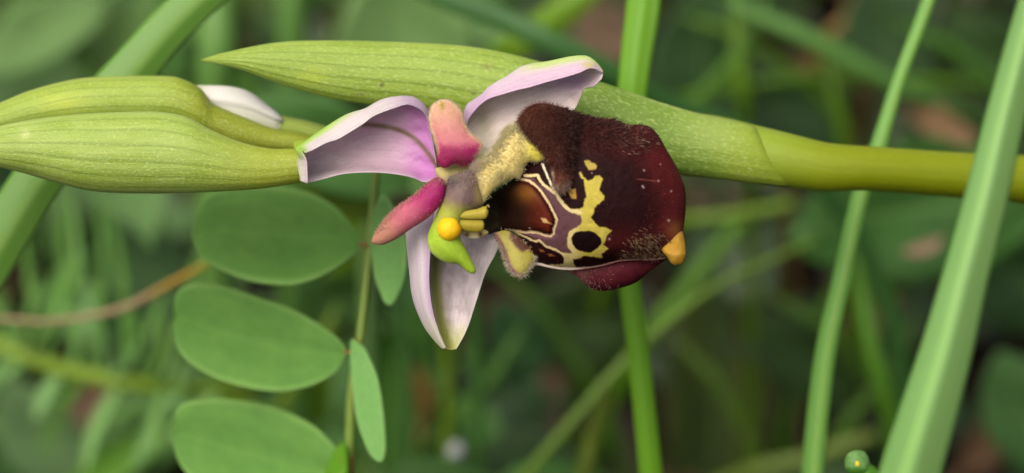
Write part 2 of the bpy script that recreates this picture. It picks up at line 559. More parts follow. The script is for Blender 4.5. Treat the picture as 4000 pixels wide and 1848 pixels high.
B1 = pod('bract', B1T, B1B, 95, 30, 150, 56, M['bract'], orchid, b1col,
         bumpf=lambda u, v, x, y: 1.2 * np.sin(v * 8 * 2 * math.pi) * ss(0, 0.1, v) * ss(1, 0.9, v))
# large lower left bract
B2T = [(1230, 600, -300), (1157, 582, -300), (1059, 580, -300), (945, 556, -300), (832, 510, -300), (741, 461, -300), (643, 439, -300), (529, 436, -295), (302, 446, -280), (113, 469, -260), (0, 492, -250), (-160, 540, -240), (-300, 610, -230)]
B2B = [(1240, 700, -300), (1168, 715, -300), (1021, 737, -300), (832, 750, -300), (605, 757, -300), (378, 749, -290), (227, 716, -280), (113, 683, -270), (0, 655, -250), (-160, 635, -240), (-300, 614, -230)]


def b2col(u, v, x, y):
    n = fbm(x / 110, y / 26, 13)
    c = mixc((150, 172, 58), (176, 194, 106), n)
    c = mixc(c, (190, 208, 130), ss(0.22, 0.0, np.minimum(v, 1 - v)) * 0.75)
    c = mixc(c, (152, 160, 18), ss(700, 1150, x) * 0.75)
    c = mixc(c, (222, 226, 170), np.exp(-((x - 98) ** 2 + (y - 525) ** 2) / 300) * 0.7)
    return c


pod('bract', B2T, B2B, 130, 60, 130, 56, M['bract'], orchid, b2col,
    bumpf=lambda u, v, x, y: 1.2 * np.sin(v * 8 * 2 * math.pi + 1) * ss(0, 0.1, v) * ss(1, 0.9, v))
# the bract above it, folded over a bud
B3T = [(1230, 545, -495), (1180, 524, -495), (1059, 499, -495), (945, 454, -490), (839, 408, -480), (810, 376, -475), (779, 342, -470), (718, 311, -465), (643, 297, -465), (401, 299, -455), (265, 314, -445), (113, 355, -435), (0, 401, -425), (-180, 470, -415), (-320, 540, -405)]
B3B = [(1230, 600, -495), (1180, 600, -495), (1059, 600, -495), (945, 590, -490), (839, 560, -485), (760, 530, -480), (700, 505, -475), (643, 490, -470), (529, 490, -465), (401, 495, -455), (265, 500, -445), (113, 515, -435), (0, 530, -425), (-180, 550, -415), (-320, 545, -405)]


def b3col(u, v, x, y):
    n = fbm(x / 110, y / 26, 23)
    c = mixc((150, 172, 52), (170, 188, 80), n)
    c = mixc(c, (186, 204, 112), ss(0.25, 0.0, v) * 0.6)
    c = mixc(c, (198, 208, 62), np.exp(-((x - 240) ** 2 / 9000 + (y - 400) ** 2 / 1600)) * 0.6)
    c = mixc(c, (140, 148, 6), ss(560, 880, x) * 0.85)
    return c


pod('bract', B3T, B3B, 110, 60, 130, 48, M['bract'], orchid, b3col)


def bud_col(u, v, x, y):
    c = mixc((252, 252, 242), (226, 234, 200), ss(0.4, 0.75, v))
    return mixc(c, (186, 204, 120), ss(0.25, 0.0, u) * 0.5 + ss(0.12, 0.0, v) * 0.4)


bud = pod('bud', [(720, 330, -560), (764, 332, -560), (892, 336, -560), (976, 359, -560), (1044, 408, -560), (1092, 448, -560), (1112, 478, -560)],
          [(720, 480, -560), (800, 500, -560), (892, 510, -560), (976, 515, -560), (1044, 515, -560), (1080, 510, -560), (1112, 482, -560)], 80, 60, 60, 36, M['petal'], orchid, bud_col,
          bumpf=lambda u, v, x, y: -22 * ss(0.42, 0.46, v) * ss(1.0, 0.6, v))
pod('ovary', [(1060, 440, -610), (1104, 452, -610), (1200, 470, -610), (1300, 500, -610), (1420, 540, -610)], [(1060, 520, -610), (1104, 540, -610), (1200, 560, -610), (1300, 600, -610), (1420, 630, -610)],
    60, 60, 50, 28, M['bract'], orchid, lambda u, v, x, y: mixc((166, 186, 86), (150, 166, 40), v))
# flower's own ovary behind the sepals
pod('ovary', [(1660, 560, -330), (1800, 520, -380), (2000, 470, -440), (2300, 450, -480), (2600, 480, -500)], [(1660, 690, -330), (1800, 690, -380), (2000, 640, -440), (2300, 600, -480), (2600, 600, -500)],
    60, 60, 60, 24, M['bract'], orchid, lambda u, v, x, y: mixc((150, 172, 60), (140, 160, 30), v))

# ---- sepals
def sep1_col(u, v, x, y):
    c = mixc((246, 216, 224), (252, 228, 234), fbm(x / 60, y / 40, 4))
    c = mixc(c, (206, 120, 206), ss(1480, 1680, x) * 0.85)
    c = mixc(c, (206, 168, 196), ss(1300, 1480, x) * ss(1640, 1500, x) * 0.5)
    c = mixc(c, (214, 204, 208), ss(1420, 1240, x) * 0.75 * ss(0.9, 0.2, v * 1.2))
    c = mixc(c, (222, 206, 216), ss(0.10, 0.0, v) * 0.6)
    ml = spline([(1712, 655), (1674, 600), (1640, 560), (1600, 528), (1550, 505), (1500, 494), (1440, 486), (1400, 488)], 50)
    d = segdist(ml, x, y)[0]
    c = mixc(c, (118, 96, 62), np.exp(-(d / 9) ** 2) * 0.9 * ss(1.0, 0.68, v) * ss(1380, 1430, x))
    b = ss(0.68, 0.74, v)                                 # the turned-over back of the margin
    cb = mixc((226, 218, 218), (204, 180, 204), ss(1480, 1640, x))
    cb = mixc(cb, (186, 222, 104), np.maximum(ss(1215, 1165, x), ss(0.90, 0.78, v) * ss(1480, 1240, x)))
    c = mixc(c, cb, b)
    c = mixc(c, (228, 226, 208), ss(1198, 1180, x) * (1 - b))
    return mixc(c, (190, 226, 110), np.exp(-((x - 1165) ** 2 + (y - 592) ** 2) / 500))


S1 = [[(1720, 690, -120), (1664, 712, -110), (1611, 694, -100), (1543, 680, -90), (1476, 674, -85), (1409, 674, -80), (1342, 679, -75), (1274, 696, -70), (1210, 712, -60), (1174, 706, -20), (1202, 717, 30)],
      [(1716, 675, -140), (1652, 668, -166), (1590, 640, -174), (1530, 630, -178), (1460, 628, -178), (1400, 630, -176), (1330, 645, -170), (1260, 660, -160), (1200, 670, -140), (1166, 665, -50), (1200, 672, 30)],
      [(1712, 660, -145), (1660, 590, -170), (1610, 535, -178), (1540, 510, -182), (1460, 510, -182), (1400, 530, -180), (1330, 565, -174), (1260, 600, -162), (1200, 620, -140), (1162, 622, -50), (1197, 628, 35)],
      [(1706, 640, -140), (1692, 540, -150), (1670, 440, -140), (1611, 385, -120), (1537, 382, -100), (1476, 397, -90), (1419, 429, -80), (1342, 454, -70), (1241, 518, -50), (1162, 578, -20), (1180, 588, 30)],
      [(1704, 638, -120), (1688, 546, -110), (1664, 450, -90), (1600, 410, -60), (1537, 424, -30), (1463, 452, -10), (1419, 484, 0), (1375, 512, 5), (1322, 543, 10), (1274, 559, 15), (1224, 585, 25), (1194, 598, 40)]]
loft('sepal', S1, 150, 70, M['petal'], orchid, sep1_col, thick=0.05e-3, bumpf=lambda u, v, x, y: 20 * (fbm(x / 80, y / 40, 15) - 0.5) * ss(0.72, 0.6, v) + 5 * (fbm(x / 25, y / 25, 19) - 0.5) * (v > 0.78))


def sep2_col(u, v, x, y):
    c = mixc((254, 238, 234), (244, 228, 222), fbm(x / 60, y / 50, 6))
    c = mixc(c, (184, 148, 196), np.exp(-((x - 2230) ** 2 / 9000 + (y - 320) ** 2 / 1500)) * 0.6)
    c = mixc(c, (150, 148, 112), np.exp(-((x - 1890) ** 2 / 1800 + (y - 500) ** 2 / 9000)) * 0.6)
    c = mixc(c, (140, 146, 60), np.exp(-((x - 1880) ** 2 / 2500 + (y - 620) ** 2 / 900)) * 0.7)
    b = ss(0.66, 0.72, v)
    cb = mixc((226, 220, 218), (222, 194, 216), ss(0.70, 0.98, v))
    cb = mixc(cb, (208, 226, 148), ss(1990, 2120, x) * ss(0.90, 0.82, v))
    cb = mixc(cb, (206, 170, 210), ss(1960, 1850, x) * 0.6)
    c = mixc(c, cb, b)
    return mixc(c, (196, 200, 90), np.exp(-((x - 2300) ** 2 / 500 + (y - 255) ** 2 / 150)) * 0.7)


S2 = [[(1850, 622, -150), (1900, 612, -158), (1960, 565, -162), (2050, 525, -166), (2150, 485, -162), (2236, 435, -154), (2267, 381, -130), (2284, 346, -110), (2322, 337, -80), (2349, 309, -40)],
      [(1842, 580, -158), (1885, 560, -174), (1940, 510, -182), (2025, 460, -186), (2110, 430, -182), (2190, 395, -170), (2240, 360, -154), (2275, 330, -130), (2315, 318, -90), (2352, 300, -40)],
      [(1832, 530, -162), (1856, 500, -186), (1905, 450, -194), (1985, 395, -198), (2060, 365, -190), (2140, 335, -178), (2200, 315, -162), (2262, 300, -150), (2312, 290, -100), (2354, 292, -45)],
      [(1808, 470, -158), (1822, 415, -150), (1850, 392, -140), (1885, 368, -135), (1919, 334, -130), (1982, 297, -125), (2032, 263, -115), (2083, 248, -110), (2141, 240, -100), (2221, 223, -80), (2276, 218, -70), (2305, 225, -60), (2335, 250, -50), (2356, 280, -40)],
      [(1824, 500, -150), (1834, 462, -120), (1868, 418, -95), (1906, 388, -75), (1956, 371, -60), (2015, 354, -50), (2074, 340, -40), (2137, 321, -30), (2200, 304, -20), (2263, 285, -10), (2297, 269, -5), (2325, 270, -15), (2352, 286, -35)]]
loft('sepal', S2, 150, 70, M['petal'], orchid, sep2_col, thick=0.05e-3, bumpf=lambda u, v, x, y: 20 * (fbm(x / 70, y / 50, 25) - 0.5) * ss(0.72, 0.6, v) + 5 * (fbm(x / 25, y / 25, 29) - 0.5) * (v > 0.78))


def sep3_col(u, v, x, y):
    c = mixc((232, 220, 222), (200, 188, 190), ss(0.3, 0.7, fbm(x / 45, y / 60, 16)))
    c = mixc(c, (204, 212, 132), ss(1230, 1360, y) * 0.8)
    kl = spline([(1702, 940), (1700, 1040), (1698, 1100), (1710, 1200), (1730, 1290), (1752, 1355)], 40)
    d = segdist(kl, x, y)[0]
    c = mixc(c, (134, 142, 44), np.exp(-(d / 22) ** 2) * 0.95)
    b = ss(0.42, 0.36, v)
    cb = mixc((222, 210, 216), (196, 168, 200), ss(0.14, 0.0, v))
    cb = mixc(cb, (224, 226, 190), ss(1200, 1340, y) * 0.8)
    c = mixc(c, cb, b)
    return mixc(c, (224, 222, 210), ss(0.95, 1.0, v) * 0.6)


S3 = [[(1700, 800, -110), (1690, 860, -80), (1685, 920, -60), (1681, 990, -40), (1677, 1095, -35), (1688, 1200, -40), (1713, 1290, -50), (1742, 1360, -60)],
      [(1640, 800, -130), (1625, 870, -90), (1630, 960, -60), (1636, 1050, -50), (1645, 1150, -50), (1672, 1250, -60), (1732, 1362, -70)],
      [(1610, 800, -200), (1588, 900, -170), (1599, 1043, -140), (1615, 1169, -130), (1657, 1274, -120), (1700, 1333, -105), (1730, 1364, -90)],
      [(1705, 800, -240), (1692, 900, -240), (1690, 990, -230), (1690, 1095, -220), (1702, 1200, -200), (1725, 1290, -160), (1745, 1366, -110)],
      [(1800, 800, -200), (1810, 900, -190), (1812, 1000, -185), (1800, 1100, -180), (1785, 1200, -170), (1770, 1290, -140), (1765, 1367, -110)],
      [(1900, 820, -170), (1956, 925, -160), (1942, 980, -150), (1898, 1064, -140), (1867, 1158, -130), (1825, 1285, -115), (1783, 1364, -100)]]
loft('sepal', S3, 130, 80, M['petal'], orchid, sep3_col, thick=0.05e-3, bumpf=lambda u, v, x, y: 22 * (fbm(x / 34, y / 70, 12) - 0.5) * ss(0.6, 0.75, v))

# ---- petals
def pet1_col(x, y):
    c = mixc((208, 160, 132), (202, 122, 128), ss(420, 560, y))
    c = mixc(c, (150, 16, 84), ss(545, 600, y + 20 * (fbm(x / 20, y / 20, 3) - 0.5)))
    c = mixc(c, (96, 30, 40), np.exp(-((x - 1800) ** 2 / 1600 + (y - 640) ** 2 / 900)) * 0.9)
    c = mixc(c, (150, 140, 50), np.exp(-((x - 1727) ** 2 / 70 + (y - 412) ** 2 / 420)))
    ol = spline(PET1, 120, True)
    d = segdist(ol, x, y, True)[0]
    return mixc(c, (246, 214, 168), ss(18, 3, d) * ss(640, 560, y) * 0.85)


PET1 = [(1721, 389), (1687, 410), (1674, 447), (1677, 494), (1691, 538), (1707, 588), (1707, 629), (1730, 656), (1754, 652), (1771, 641), (1801, 648), (1838, 643), (1855, 615), (1879, 588), (1885, 560), (1862, 536), (1838, 516), (1818, 478), (1805, 434), (1781, 407), (1754, 391)]
petal1, pp, pn = inflate('petal', PET1, lambda x, y: -30 + (y - 389) * 0.16, 48, 20, 4, M['flesh'], orchid, pet1_col)


def fuzz_col(a, b):
    return lambda x, y, g: mixc(a, b, g.random(len(x)))


def edge_w(outl, p, w):
    d = segdist(spline(outl, 100, True), p[:, 0], p[:, 1], True)[0]
    return np.exp(-(d / w) ** 2)


hairs('petal_fuzz', pp, pn, edge_w(PET1, pp, 9) + 0.02, 900, 8, 0.9, M['hair'], petal1, lambda x, y, g: mixc(mixc((255, 240, 205), (250, 220, 190), g.random(len(x))), (206, 90, 120), ss(590, 630, y)), spread=0.4, seed=3)

PET2 = [(1452, 948), (1456, 925), (1470, 900), (1510, 845), (1552, 806), (1604, 770), (1672, 712), (1709, 691), (1737, 706), (1740, 740), (1728, 785), (1704, 822), (1660, 860), (1604, 896), (1541, 938), (1489, 957)]


def pet2_col(x, y):
    s = ((x - 1452) * 0.75 - (y - 948) * 0.66) / 360
    c = mixc((184, 128, 106), (190, 92, 116), ss(0.15, 0.5, s))
    c = mixc(c, (160, 18, 98), ss(0.5, 0.82, s))
    return mixc(c, (128, 24, 70), ss(0.9, 1.05, s) * 0.7)


petal2, pp, pn = inflate('petal', PET2, lambda x, y: 20 + (x - 1450) * 0.1, 50, 30, 4, M['flesh'], orchid, pet2_col)
topside = ss(-10, 30, (1709 - 691) - (pp[:, 0] - pp[:, 1]) * 0 - 0) * 0 + edge_w([(1470, 900), (1552, 806), (1604, 770), (1672, 712), (1709, 691), (1737, 706), (1690, 705), (1600, 773), (1550, 810)], pp, 16)
hairs('petal_fuzz', pp, pn, topside + 0.02, 700, 10, 0.9, M['hair'], petal2, lambda x, y, g: mixc((255, 226, 190), (240, 180, 170), g.random(len(x))), spread=0.4, seed=4)

# ---- the lip
def w1(*p): return [(1850 + x / 2.976, 380 + y / 2.976) for x, y in p]
def w2(*p): return [(2250 + x / 2.976, 380 + y / 2.976) for x, y in p]
def w3(*p): return [(1850 + x / 2.976, 700 + y / 2.976) for x, y in p]
def w4(*p): return [(2250 + x / 2.976, 760 + y / 2.976) for x, y in p]
def w5(*p): return [(1600 + x / 2.586, 640 + y / 2.586) for x, y in p]


LIP = [(1886, 800), (1900, 772), (1950, 733), (2000, 700), (2036, 640), (2060, 570), (2064, 480), (2112, 412), (2169, 417), (2240, 439), (2347, 463), (2384, 464), (2420, 474), (2452, 490), (2492, 486), (2539, 496), (2573, 531), (2606, 588), (2636, 639),
       (2657, 682), (2676, 736), (2679, 794), (2676, 850), (2664, 920), (2644, 970), (2604, 1008), (2552, 1014), (2502, 1016), (2452, 1015), (2418, 1018), (2384, 1028), (2350, 1037), (2300, 1046), (2250, 1049), (2186, 1048), (2139, 1039), (2109, 1031),
       (2078, 1022), (2062, 980), (2030, 925), (1990, 900), (1940, 905), (1905, 915), (1886, 900), (1880, 850)]
YEL = (w2((30, 880), (60, 868), (90, 930), (140, 970), (190, 960), (230, 915), (270, 903), (315, 950), (290, 1010), (270, 1070), (300, 1110), (332, 1150)) +
       w4((325, 60), (250, 120), (215, 160), (210, 210), (175, 265), (210, 310), (260, 370), (350, 385), (420, 415), (390, 445), (355, 480), (345, 540), (318, 585), (380, 630), (300, 690), (310, 730), (270, 735), (100, 710), (40, 745)) +
       w3((1250, 925), (1155, 930), (1165, 980), (1190, 1020), (1160, 1045), (1000, 1045), (850, 1010), (900, 990), (1040, 990), (1050, 940), (1030, 880), (1000, 850), (1100, 860), (1140, 850), (1090, 790), (1085, 690), (1110, 610), (1160, 575), (1230, 540),
          (1265, 480), (1240, 420), (1150, 395), (1070, 350), (1000, 270), (960, 190), (990, 190), (1060, 280), (1130, 345), (1230, 345), (1275, 320), (1285, 250), (1310, 210), (1295, 120), (1280, 0)) + w2((60, 950)))
ISL = w2((95, 735), (150, 725), (180, 760), (230, 770), (245, 800), (235, 840), (150, 850), (115, 800))
SPOT = w3((1140, 680), (1160, 640), (1220, 605), (1330, 600), (1410, 620), (1470, 680), (1492, 740), (1440, 800), (1370, 850), (1280, 850), (1190, 810), (1150, 760))
PUR = w3((590, -20), (700, -15), (760, 50), (860, 120), (960, 185), (1000, 270), (1070, 350), (1150, 395), (1240, 420), (1265, 480), (1230, 540), (1160, 575), (1110, 610), (1085, 690), (1090, 790), (1140, 850), (1050, 860), (1000, 820), (860, 780),
         (770, 710), (700, 690), (600, 640), (500, 610), (430, 600), (480, 605), (600, 625), (700, 620), (850, 655), (900, 660), (935, 620), (940, 540), (960, 480), (920, 400), (880, 300), (820, 200), (740, 90), (660, 30), (590, 0))
FIELD = w3((470, 10), (540, 0), (640, 15), (720, 70), (790, 150), (850, 240), (900, 330), (940, 410), (965, 470), (955, 530), (935, 570), (930, 630), (890, 660), (830, 650), (740, 620), (660, 610), (600, 620), (500, 600), (380, 590), (250, 600), (150, 560), (150, 300), (300, 120))
STROKES = [(w3((540, 0), (640, 15), (720, 70), (790, 150), (850, 240), (900, 330), (940, 410), (965, 470), (955, 530), (935, 570), (930, 630), (890, 660), (830, 650), (740, 620), (660, 610), (600, 620), (500, 600), (400, 590)), 15, (216, 192, 148)),
           (w3((590, -40), (680, -40), (740, -50), (770, 10), (810, 60), (880, 115), (965, 175), (990, 230), (1050, 310), (1120, 365), (1240, 385)), 17, (222, 204, 150)),
           (w3((370, 590), (480, 620), (580, 660), (680, 710), (730, 728), (760, 708), (800, 745), (850, 785), (950, 820), (1030, 865)), 14, (216, 196, 140)),
           (w3((690, 985), (770, 985), (860, 1010), (1000, 1035), (1170, 1040), (1300, 1035)), 17, (226, 210, 196)),
           (w4((-30, 870), (0, 866), (150, 850), (300, 825), (400, 800), (500, 772), (600, 765), (750, 765), (900, 762), (1000, 765)), 13, (176, 136, 120)),
           (w1((800, 780), (830, 850), (860, 920), (890, 985), (920, 1050), (970, 1100)), 14, (230, 220, 190))]
OCH = [(w3((1080, 120), (1190, 110), (1195, 235), (1140, 225), (1110, 170)), (176, 140, 62)), (w3((780, 455), (840, 455), (870, 495), (925, 530), (870, 512), (815, 510)), (198, 166, 106)),
       (w3((755, 810), (800, 815), (830, 845), (780, 850)), (130, 84, 48)), (w3((850, 870), (910, 868), (955, 895), (890, 900)), (140, 92, 52))]


def lip_col(x, y):
    jx = x + 3.0 * (fbm(x / 6, y / 6, 31) - 0.5) * 2; jy = y + 3.0 * (fbm(x / 6, y / 6, 37) - 0.5) * 2
    d = segdist(spline(LIP, 200, True), x, y, True)[0]
    right = ss(2150, 2350, x)
    n = fbm(x / 40, y / 40, 5)
    c = mixc((26, 7, 8), (40, 11, 11), n)
    c = mixc(c, (98, 32, 34), ss(190, 20, d + 60 * (n - 0.5)) * right * ss(1010, 930, y) * 0.85)
    c = mixc(c, (70, 36, 32), ss(640, 430, y) * 0.6)
    c = mixc(c, (104, 72, 56), ss(70, 10, d) * ss(2380, 2450, x) * ss(960, 1000, y) * 0.8)
    c = mixc(c, (150, 98, 52), np.exp(-((x - 2640) ** 2 / 1600 + (y - 900) ** 2 / 1600)) * 0.8)
    # hollow under the column
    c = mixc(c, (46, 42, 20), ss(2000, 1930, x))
    s = sdf(FIELD, jx, jy)
    fcol = mixc((34, 18, 10), (92, 30, 16), ss(2010, 2140, x))
    fcol = mixc(fcol, (124, 78, 26), np.exp(-((x - 2062) ** 2 / 2600 + (y - 755) ** 2 / 1700)) * 0.9)
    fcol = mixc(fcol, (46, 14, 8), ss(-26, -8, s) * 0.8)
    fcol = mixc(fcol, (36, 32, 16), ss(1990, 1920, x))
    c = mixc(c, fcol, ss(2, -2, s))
    c = mixc(c, (96, 66, 70), ss(2.5, -2.5, sdf(PUR, jx, jy)))
    yc = mixc((204, 190, 84), (184, 170, 70), fbm(x / 12, y / 12, 8))
    yc = mixc(yc, (222, 204, 158), ss(2290, 2235, x) * 0.6)
    c = mixc(c, yc, ss(2.5, -2.5, sdf(YEL, jx, jy)))
    c = mixc(c, (176, 160, 74), ss(3, -3, sdf(ISL, jx, jy)))
    for pl, w, sc_ in STROKES:
        e = segdist(pl, jx, jy)[0]
        c = mixc(c, sc_, ss(w / 2.976 + 2, w / 2.976 - 2, e))
    c = mixc(c, (24, 9, 10), ss(2.5, -2.5, sdf(SPOT, jx, jy)))
    for pl, oc in OCH:
        c = mixc(c, oc, ss(3, -3, sdf(pl, jx, jy)))
    for sx, sy, r in ((2510, 727, 4), (2514, 733, 3.5), (2622, 747, 4), (2572, 707, 4), (2516, 666, 4), (2580, 642, 3), (2573, 558, 3), (2612, 861, 5), (2312, 676, 3), (2380, 934, 5), (2069, 892, 4)):
        c = mixc(c, (200, 180, 176), np.exp(-((x - sx) ** 2 + (y - sy) ** 2) / (r * r)) * 0.9)
    e = segdist([(2490, 700), (2530, 704), (2572, 709)], x, y)[0]
    return mixc(c, (150, 80, 70), np.exp(-(e / 3) ** 2) * 0.6)


def lip_base(x, y):
    return -90 - 130 * np.exp(-((x - 1935) ** 2 / 4200 + (y - 820) ** 2 / 9000)) - 0.00006 * (y - 760) ** 2


def lip_bump(x, y):
    b = -45 * np.exp(-((x - 1990) ** 2 / 6000 + (y - 830) ** 2 / 5000))
    s = sdf(FIELD, x, y)
    b = b + 16 * ss(10, -40, s)
    b = b - 12 * np.exp(-(segdist(STROKES[0][0], x, y)[0] / 9) ** 2)
    b = b + 25 * np.exp(-((x - 2520) ** 2 / 3000 + (y - 520) ** 2 / 1200)) - 18 * np.exp(-((x - 2460) ** 2 / 900 + (y - 510) ** 2 / 900))
    return b + 5 * (fbm(x / 30, y / 30, 2) - 0.5)


lip, lp, ln = inflate('lip', LIP, lip_base, 190, 40, 2.6, M['velvet'], orchid, lip_col, bumpf=lip_bump, power=0.46, smooth_n=240)

FLAP = w3((1040, 1020), (1090, 1060)) + [(2220, 1062), (2260, 1086), (2277, 1106), (2317, 1129), (2361, 1137), (2418, 1127), (2485, 1103), (2536, 1062), (2586, 1026), (2608, 1006), (2560, 980), (2450, 985), (2350, 1005), (2250, 1020)]


def flap_col(x, y):
    n = fbm(x / 22, y / 12, 44)
    c = mixc((92, 30, 40), (62, 18, 26), n)
    c = mixc(c, (150, 108, 100), ss(2330, 2240, x) * 0.8 * ss(0.3, 0.7, n + 0.2))
    c = mixc(c, (130, 84, 40), ss(2500, 2560, x) * ss(1030, 1060, y) * 0.5)
    return mixc(c, (190, 150, 130), ss(2250, 2210, x))


flap, fp, fn = inflate('lip_margin', FLAP, -130, 70, 30, 3.2, M['velvet'], lip, flap_col)

rp = w3((680, 985), (770, 990), (860, 1012), (1000, 1036), (1170, 1042)) + [(2300, 1045), (2350, 1037), (2384, 1028), (2418, 1019), (2470, 1014), (2552, 1013), (2600, 1007)]
tube('lip_rim', [(x, y, -48 - 8 * math.sin(i / 11 * math.pi), 5.5 if i < 5 else 4.0) for i, (x, y) in enumerate(rp)], M['flesh'], lip, 60, 8, lambda t: mixc((214, 198, 178), (150, 108, 96), ss(0.25, 0.5, t)))

APX = [(2600, 900), (2640, 896), (2666, 905), (2674, 935), (2678, 965), (2678, 1005), (2664, 1031), (2650, 1034), (2640, 1037), (2623, 1029), (2606, 1006), (2588, 984), (2574, 962), (2582, 955), (2592, 940)]


def apx_col(x, y):
    c = mixc((168, 124, 22), (190, 152, 60), fbm(x / 14, y / 18, 3))
    c = mixc(c, (170, 118, 62), ss(935, 895, y))
    return mixc(c, (196, 140, 26), ss(2600, 2580, x) * 0.5)


inflate('appendage', APX, lambda x, y: -60 + 45 * ss(930, 1000, y), 48, 40, 3, M['flesh'], lip, apx_col)

# brown upper side lobe with its horn
HORN = [(2020, 480), (2056, 424), (2109, 403), (2169, 412), (2240, 436), (2320, 470), (2342, 540), (2300, 600), (2252, 640), (2236, 682), (2228, 716), (2213, 744), (2188, 755), (2166, 738), (2157, 699), (2147, 649), (2129, 612), (2100, 576), (2052, 524)]


def horn_col(x, y):
    n = fbm(x / 25, y / 25, 51)
    c = mixc((92, 46, 34), (62, 28, 23), n)
    c = mixc(c, (36, 14, 13), ss(2130, 2290, x))
    c = mixc(c, (166, 108, 88), ss(660, 720, y) * 0.9)
    c = mixc(c, (118, 74, 52), ss(2080, 2030, x) * 0.7)
    return mixc(c, (224, 206, 178), ss(2172, 2158, x) * ss(640, 690, y))


horn, hp, hn = inflate('side_lobe', HORN, lambda x, y: 10 + 95 * ss(520, 700, y) - 190 * ss(2205, 2345, x), 100, 60, 3, M['velvet'], lip, horn_col, power=0.5)

# the pale hairy shoulder
SHO = [(2018, 478), (1985, 496), (1966, 512), (1956, 536), (1936, 563), (1915, 604), (1884, 627), (1848, 643), (1846, 670), (1855, 720), (1868, 775), (1880, 806), (1902, 774), (1934, 738), (1968, 717), (1998, 698), (2030, 697), (2040, 680), (2054, 649), (2075, 632), (2114, 630), (2131, 615), (2104, 580), (2080, 558), (2054, 522), (2040, 486)]


def sho_col(x, y):
    c = mixc((226, 206, 120), (236, 220, 146), fbm(x / 25, y / 25, 61))
    c = mixc(c, (186, 178, 42), np.exp(-((x - 2090) ** 2 / 1500 + (y - 590) ** 2 / 2200)) * 0.9)
    c = mixc(c, (170, 150, 122), ss(1895, 1850, x) * 0.8)
    c = mixc(c, (140, 132, 84), np.exp(-((x - 1955) ** 2 / 500 + (y - 690) ** 2 / 700)) * 0.7)
    return mixc(c, (222, 212, 110), ss(14, 3, segdist([(1880, 806), (1902, 774), (1934, 738), (1968, 717), (1998, 698)], x, y)[0]) * 0.8)


sho, sp, sn = inflate('shoulder', SHO, lambda x, y: 10 - 10 * ss(1990, 2080, x) + 40 * ss(2040, 2110, x), 60, 90, 3, M['flesh'], lip, sho_col)

# lower side lobe
LOB = w3((235, 640), (330, 598), (400, 600), (480, 640), (600, 715), (690, 775), (725, 880), (705, 960), (665, 1030), (640, 1075), (600, 1120), (545, 1148), (500, 1130), (440, 1090), (392, 1030), (360, 930), (330, 850), (270, 730))


def lob_col(x, y):
    n = fbm(x / 18, y / 18, 71)
    c = mixc((160, 152, 58), (178, 172, 84), n)
    q = sdf(w3((440, 600), (560, 650), (720, 780), (740, 900), (640, 820), (560, 850), (490, 790), (420, 680)), x, y)
    c = mixc(c, (88, 52, 34), ss(8, -10, q))
    c = mixc(c, (120, 96, 92), np.exp(-((x - 2004) ** 2 + (y - 925) ** 2) / 300) * 0.6)
    e = segdist(w3((240, 650), (300, 760), (360, 900), (400, 1020), (460, 1100), (540, 1140)), x, y)[0]
    c = mixc(c, (168, 128, 116), ss(22, 10, e))
    e2 = segdist(w3((250, 640), (330, 750), (385, 880), (425, 1010), (480, 1080)), x, y)[0]
    return mixc(c, (96, 66, 66), np.exp(-(e2 / 4) ** 2) * 0.6)


lob, bp, bn = inflate('side_lobe', LOB, lambda x, y: -60 + 30 * ss(960, 1080, y), 50, 40, 3, M['flesh'], lip, lob_col)

# pale base of the lip below the column
BAS = w5((490, 660), (520, 700), (600, 752), (690, 758), (775, 712), (800, 690), (740, 660), (640, 655))
inflate('lip_base', BAS, 0, 18, 15, 3, M['flesh'], lip, lambda x, y: mixc(mixc((214, 198, 130), (226, 216, 200), ss(918, 930, y)), (88, 56, 28), np.maximum(np.exp(-((x - 1826) ** 2 / 70 + (y - 917) ** 2 / 60)), np.exp(-((x - 1877) ** 2 / 60 + (y - 915) ** 2 / 90)))))

# hairs of the lip
wt = np.clip(ss(680, 430, hp[:, 1]) + 0.6 + 1.2 * ss(690, 740, hp[:, 1]), 0, None)
hairs('lip_hair', hp, hn, wt, 6500, 20, 0.9, M['hair'], horn, lambda x, y, g: mixc(mixc(mixc((116, 62, 46), (196, 140, 116), g.random(len(x)) ** 2), mixc((58, 26, 22), (176, 130, 116), g.random(len(x)) ** 3), ss(2090, 2240, x) * ss(680, 640, y)), mixc((176, 118, 98), (244, 232, 208), g.random(len(x))), ss(690, 725, y)), bias=(0.0, 0.45, 0.0), spread=0.25, seed=11)
wt = ss(130, 20, segdist([(2240, 445), (2347, 470), (2384, 470), (2452, 497), (2492, 495)], lp[:, 0], lp[:, 1])[0])
hairs('lip_hair', lp, ln, wt, 1000, 24, 1.2, M['hair'], lip, lambda x, y, g: mixc(mixc((80, 40, 34), (140, 96, 84), g.random(len(x)) ** 2), (214, 180, 150), ss(2380, 2440, x) * ss(0.6, 0.95, g.random(len(x)))), bias=(0.7, 0.45, 0), spread=0.3, seed=12, nw=0.6)  # some hairs towards the right coloured paler to stand for glints of light
wt = ss(640, 480, lp[:, 1]) * ss(2170, 2230, lp[:, 0]) * ss(2560, 2400, lp[:, 0])
hairs('lip_hair', lp, ln, wt, 2600, 18, 0.9, M['hair'], lip, lambda x, y, g: mixc((64, 30, 25), (150, 104, 90), g.random(len(x)) ** 3), bias=(0.25, 0.5, 0), spread=0.25, seed=18, nw=0.9)
wt = np.exp(-((lp[:, 0] - 2530) ** 2 / 3600 + (lp[:, 1] - 955) ** 2 / 1300)) + 0.6 * np.exp(-(segdist([(2440, 1000), (2500, 1000), (2590, 1000)], lp[:, 0], lp[:, 1])[0] / 14) ** 2)
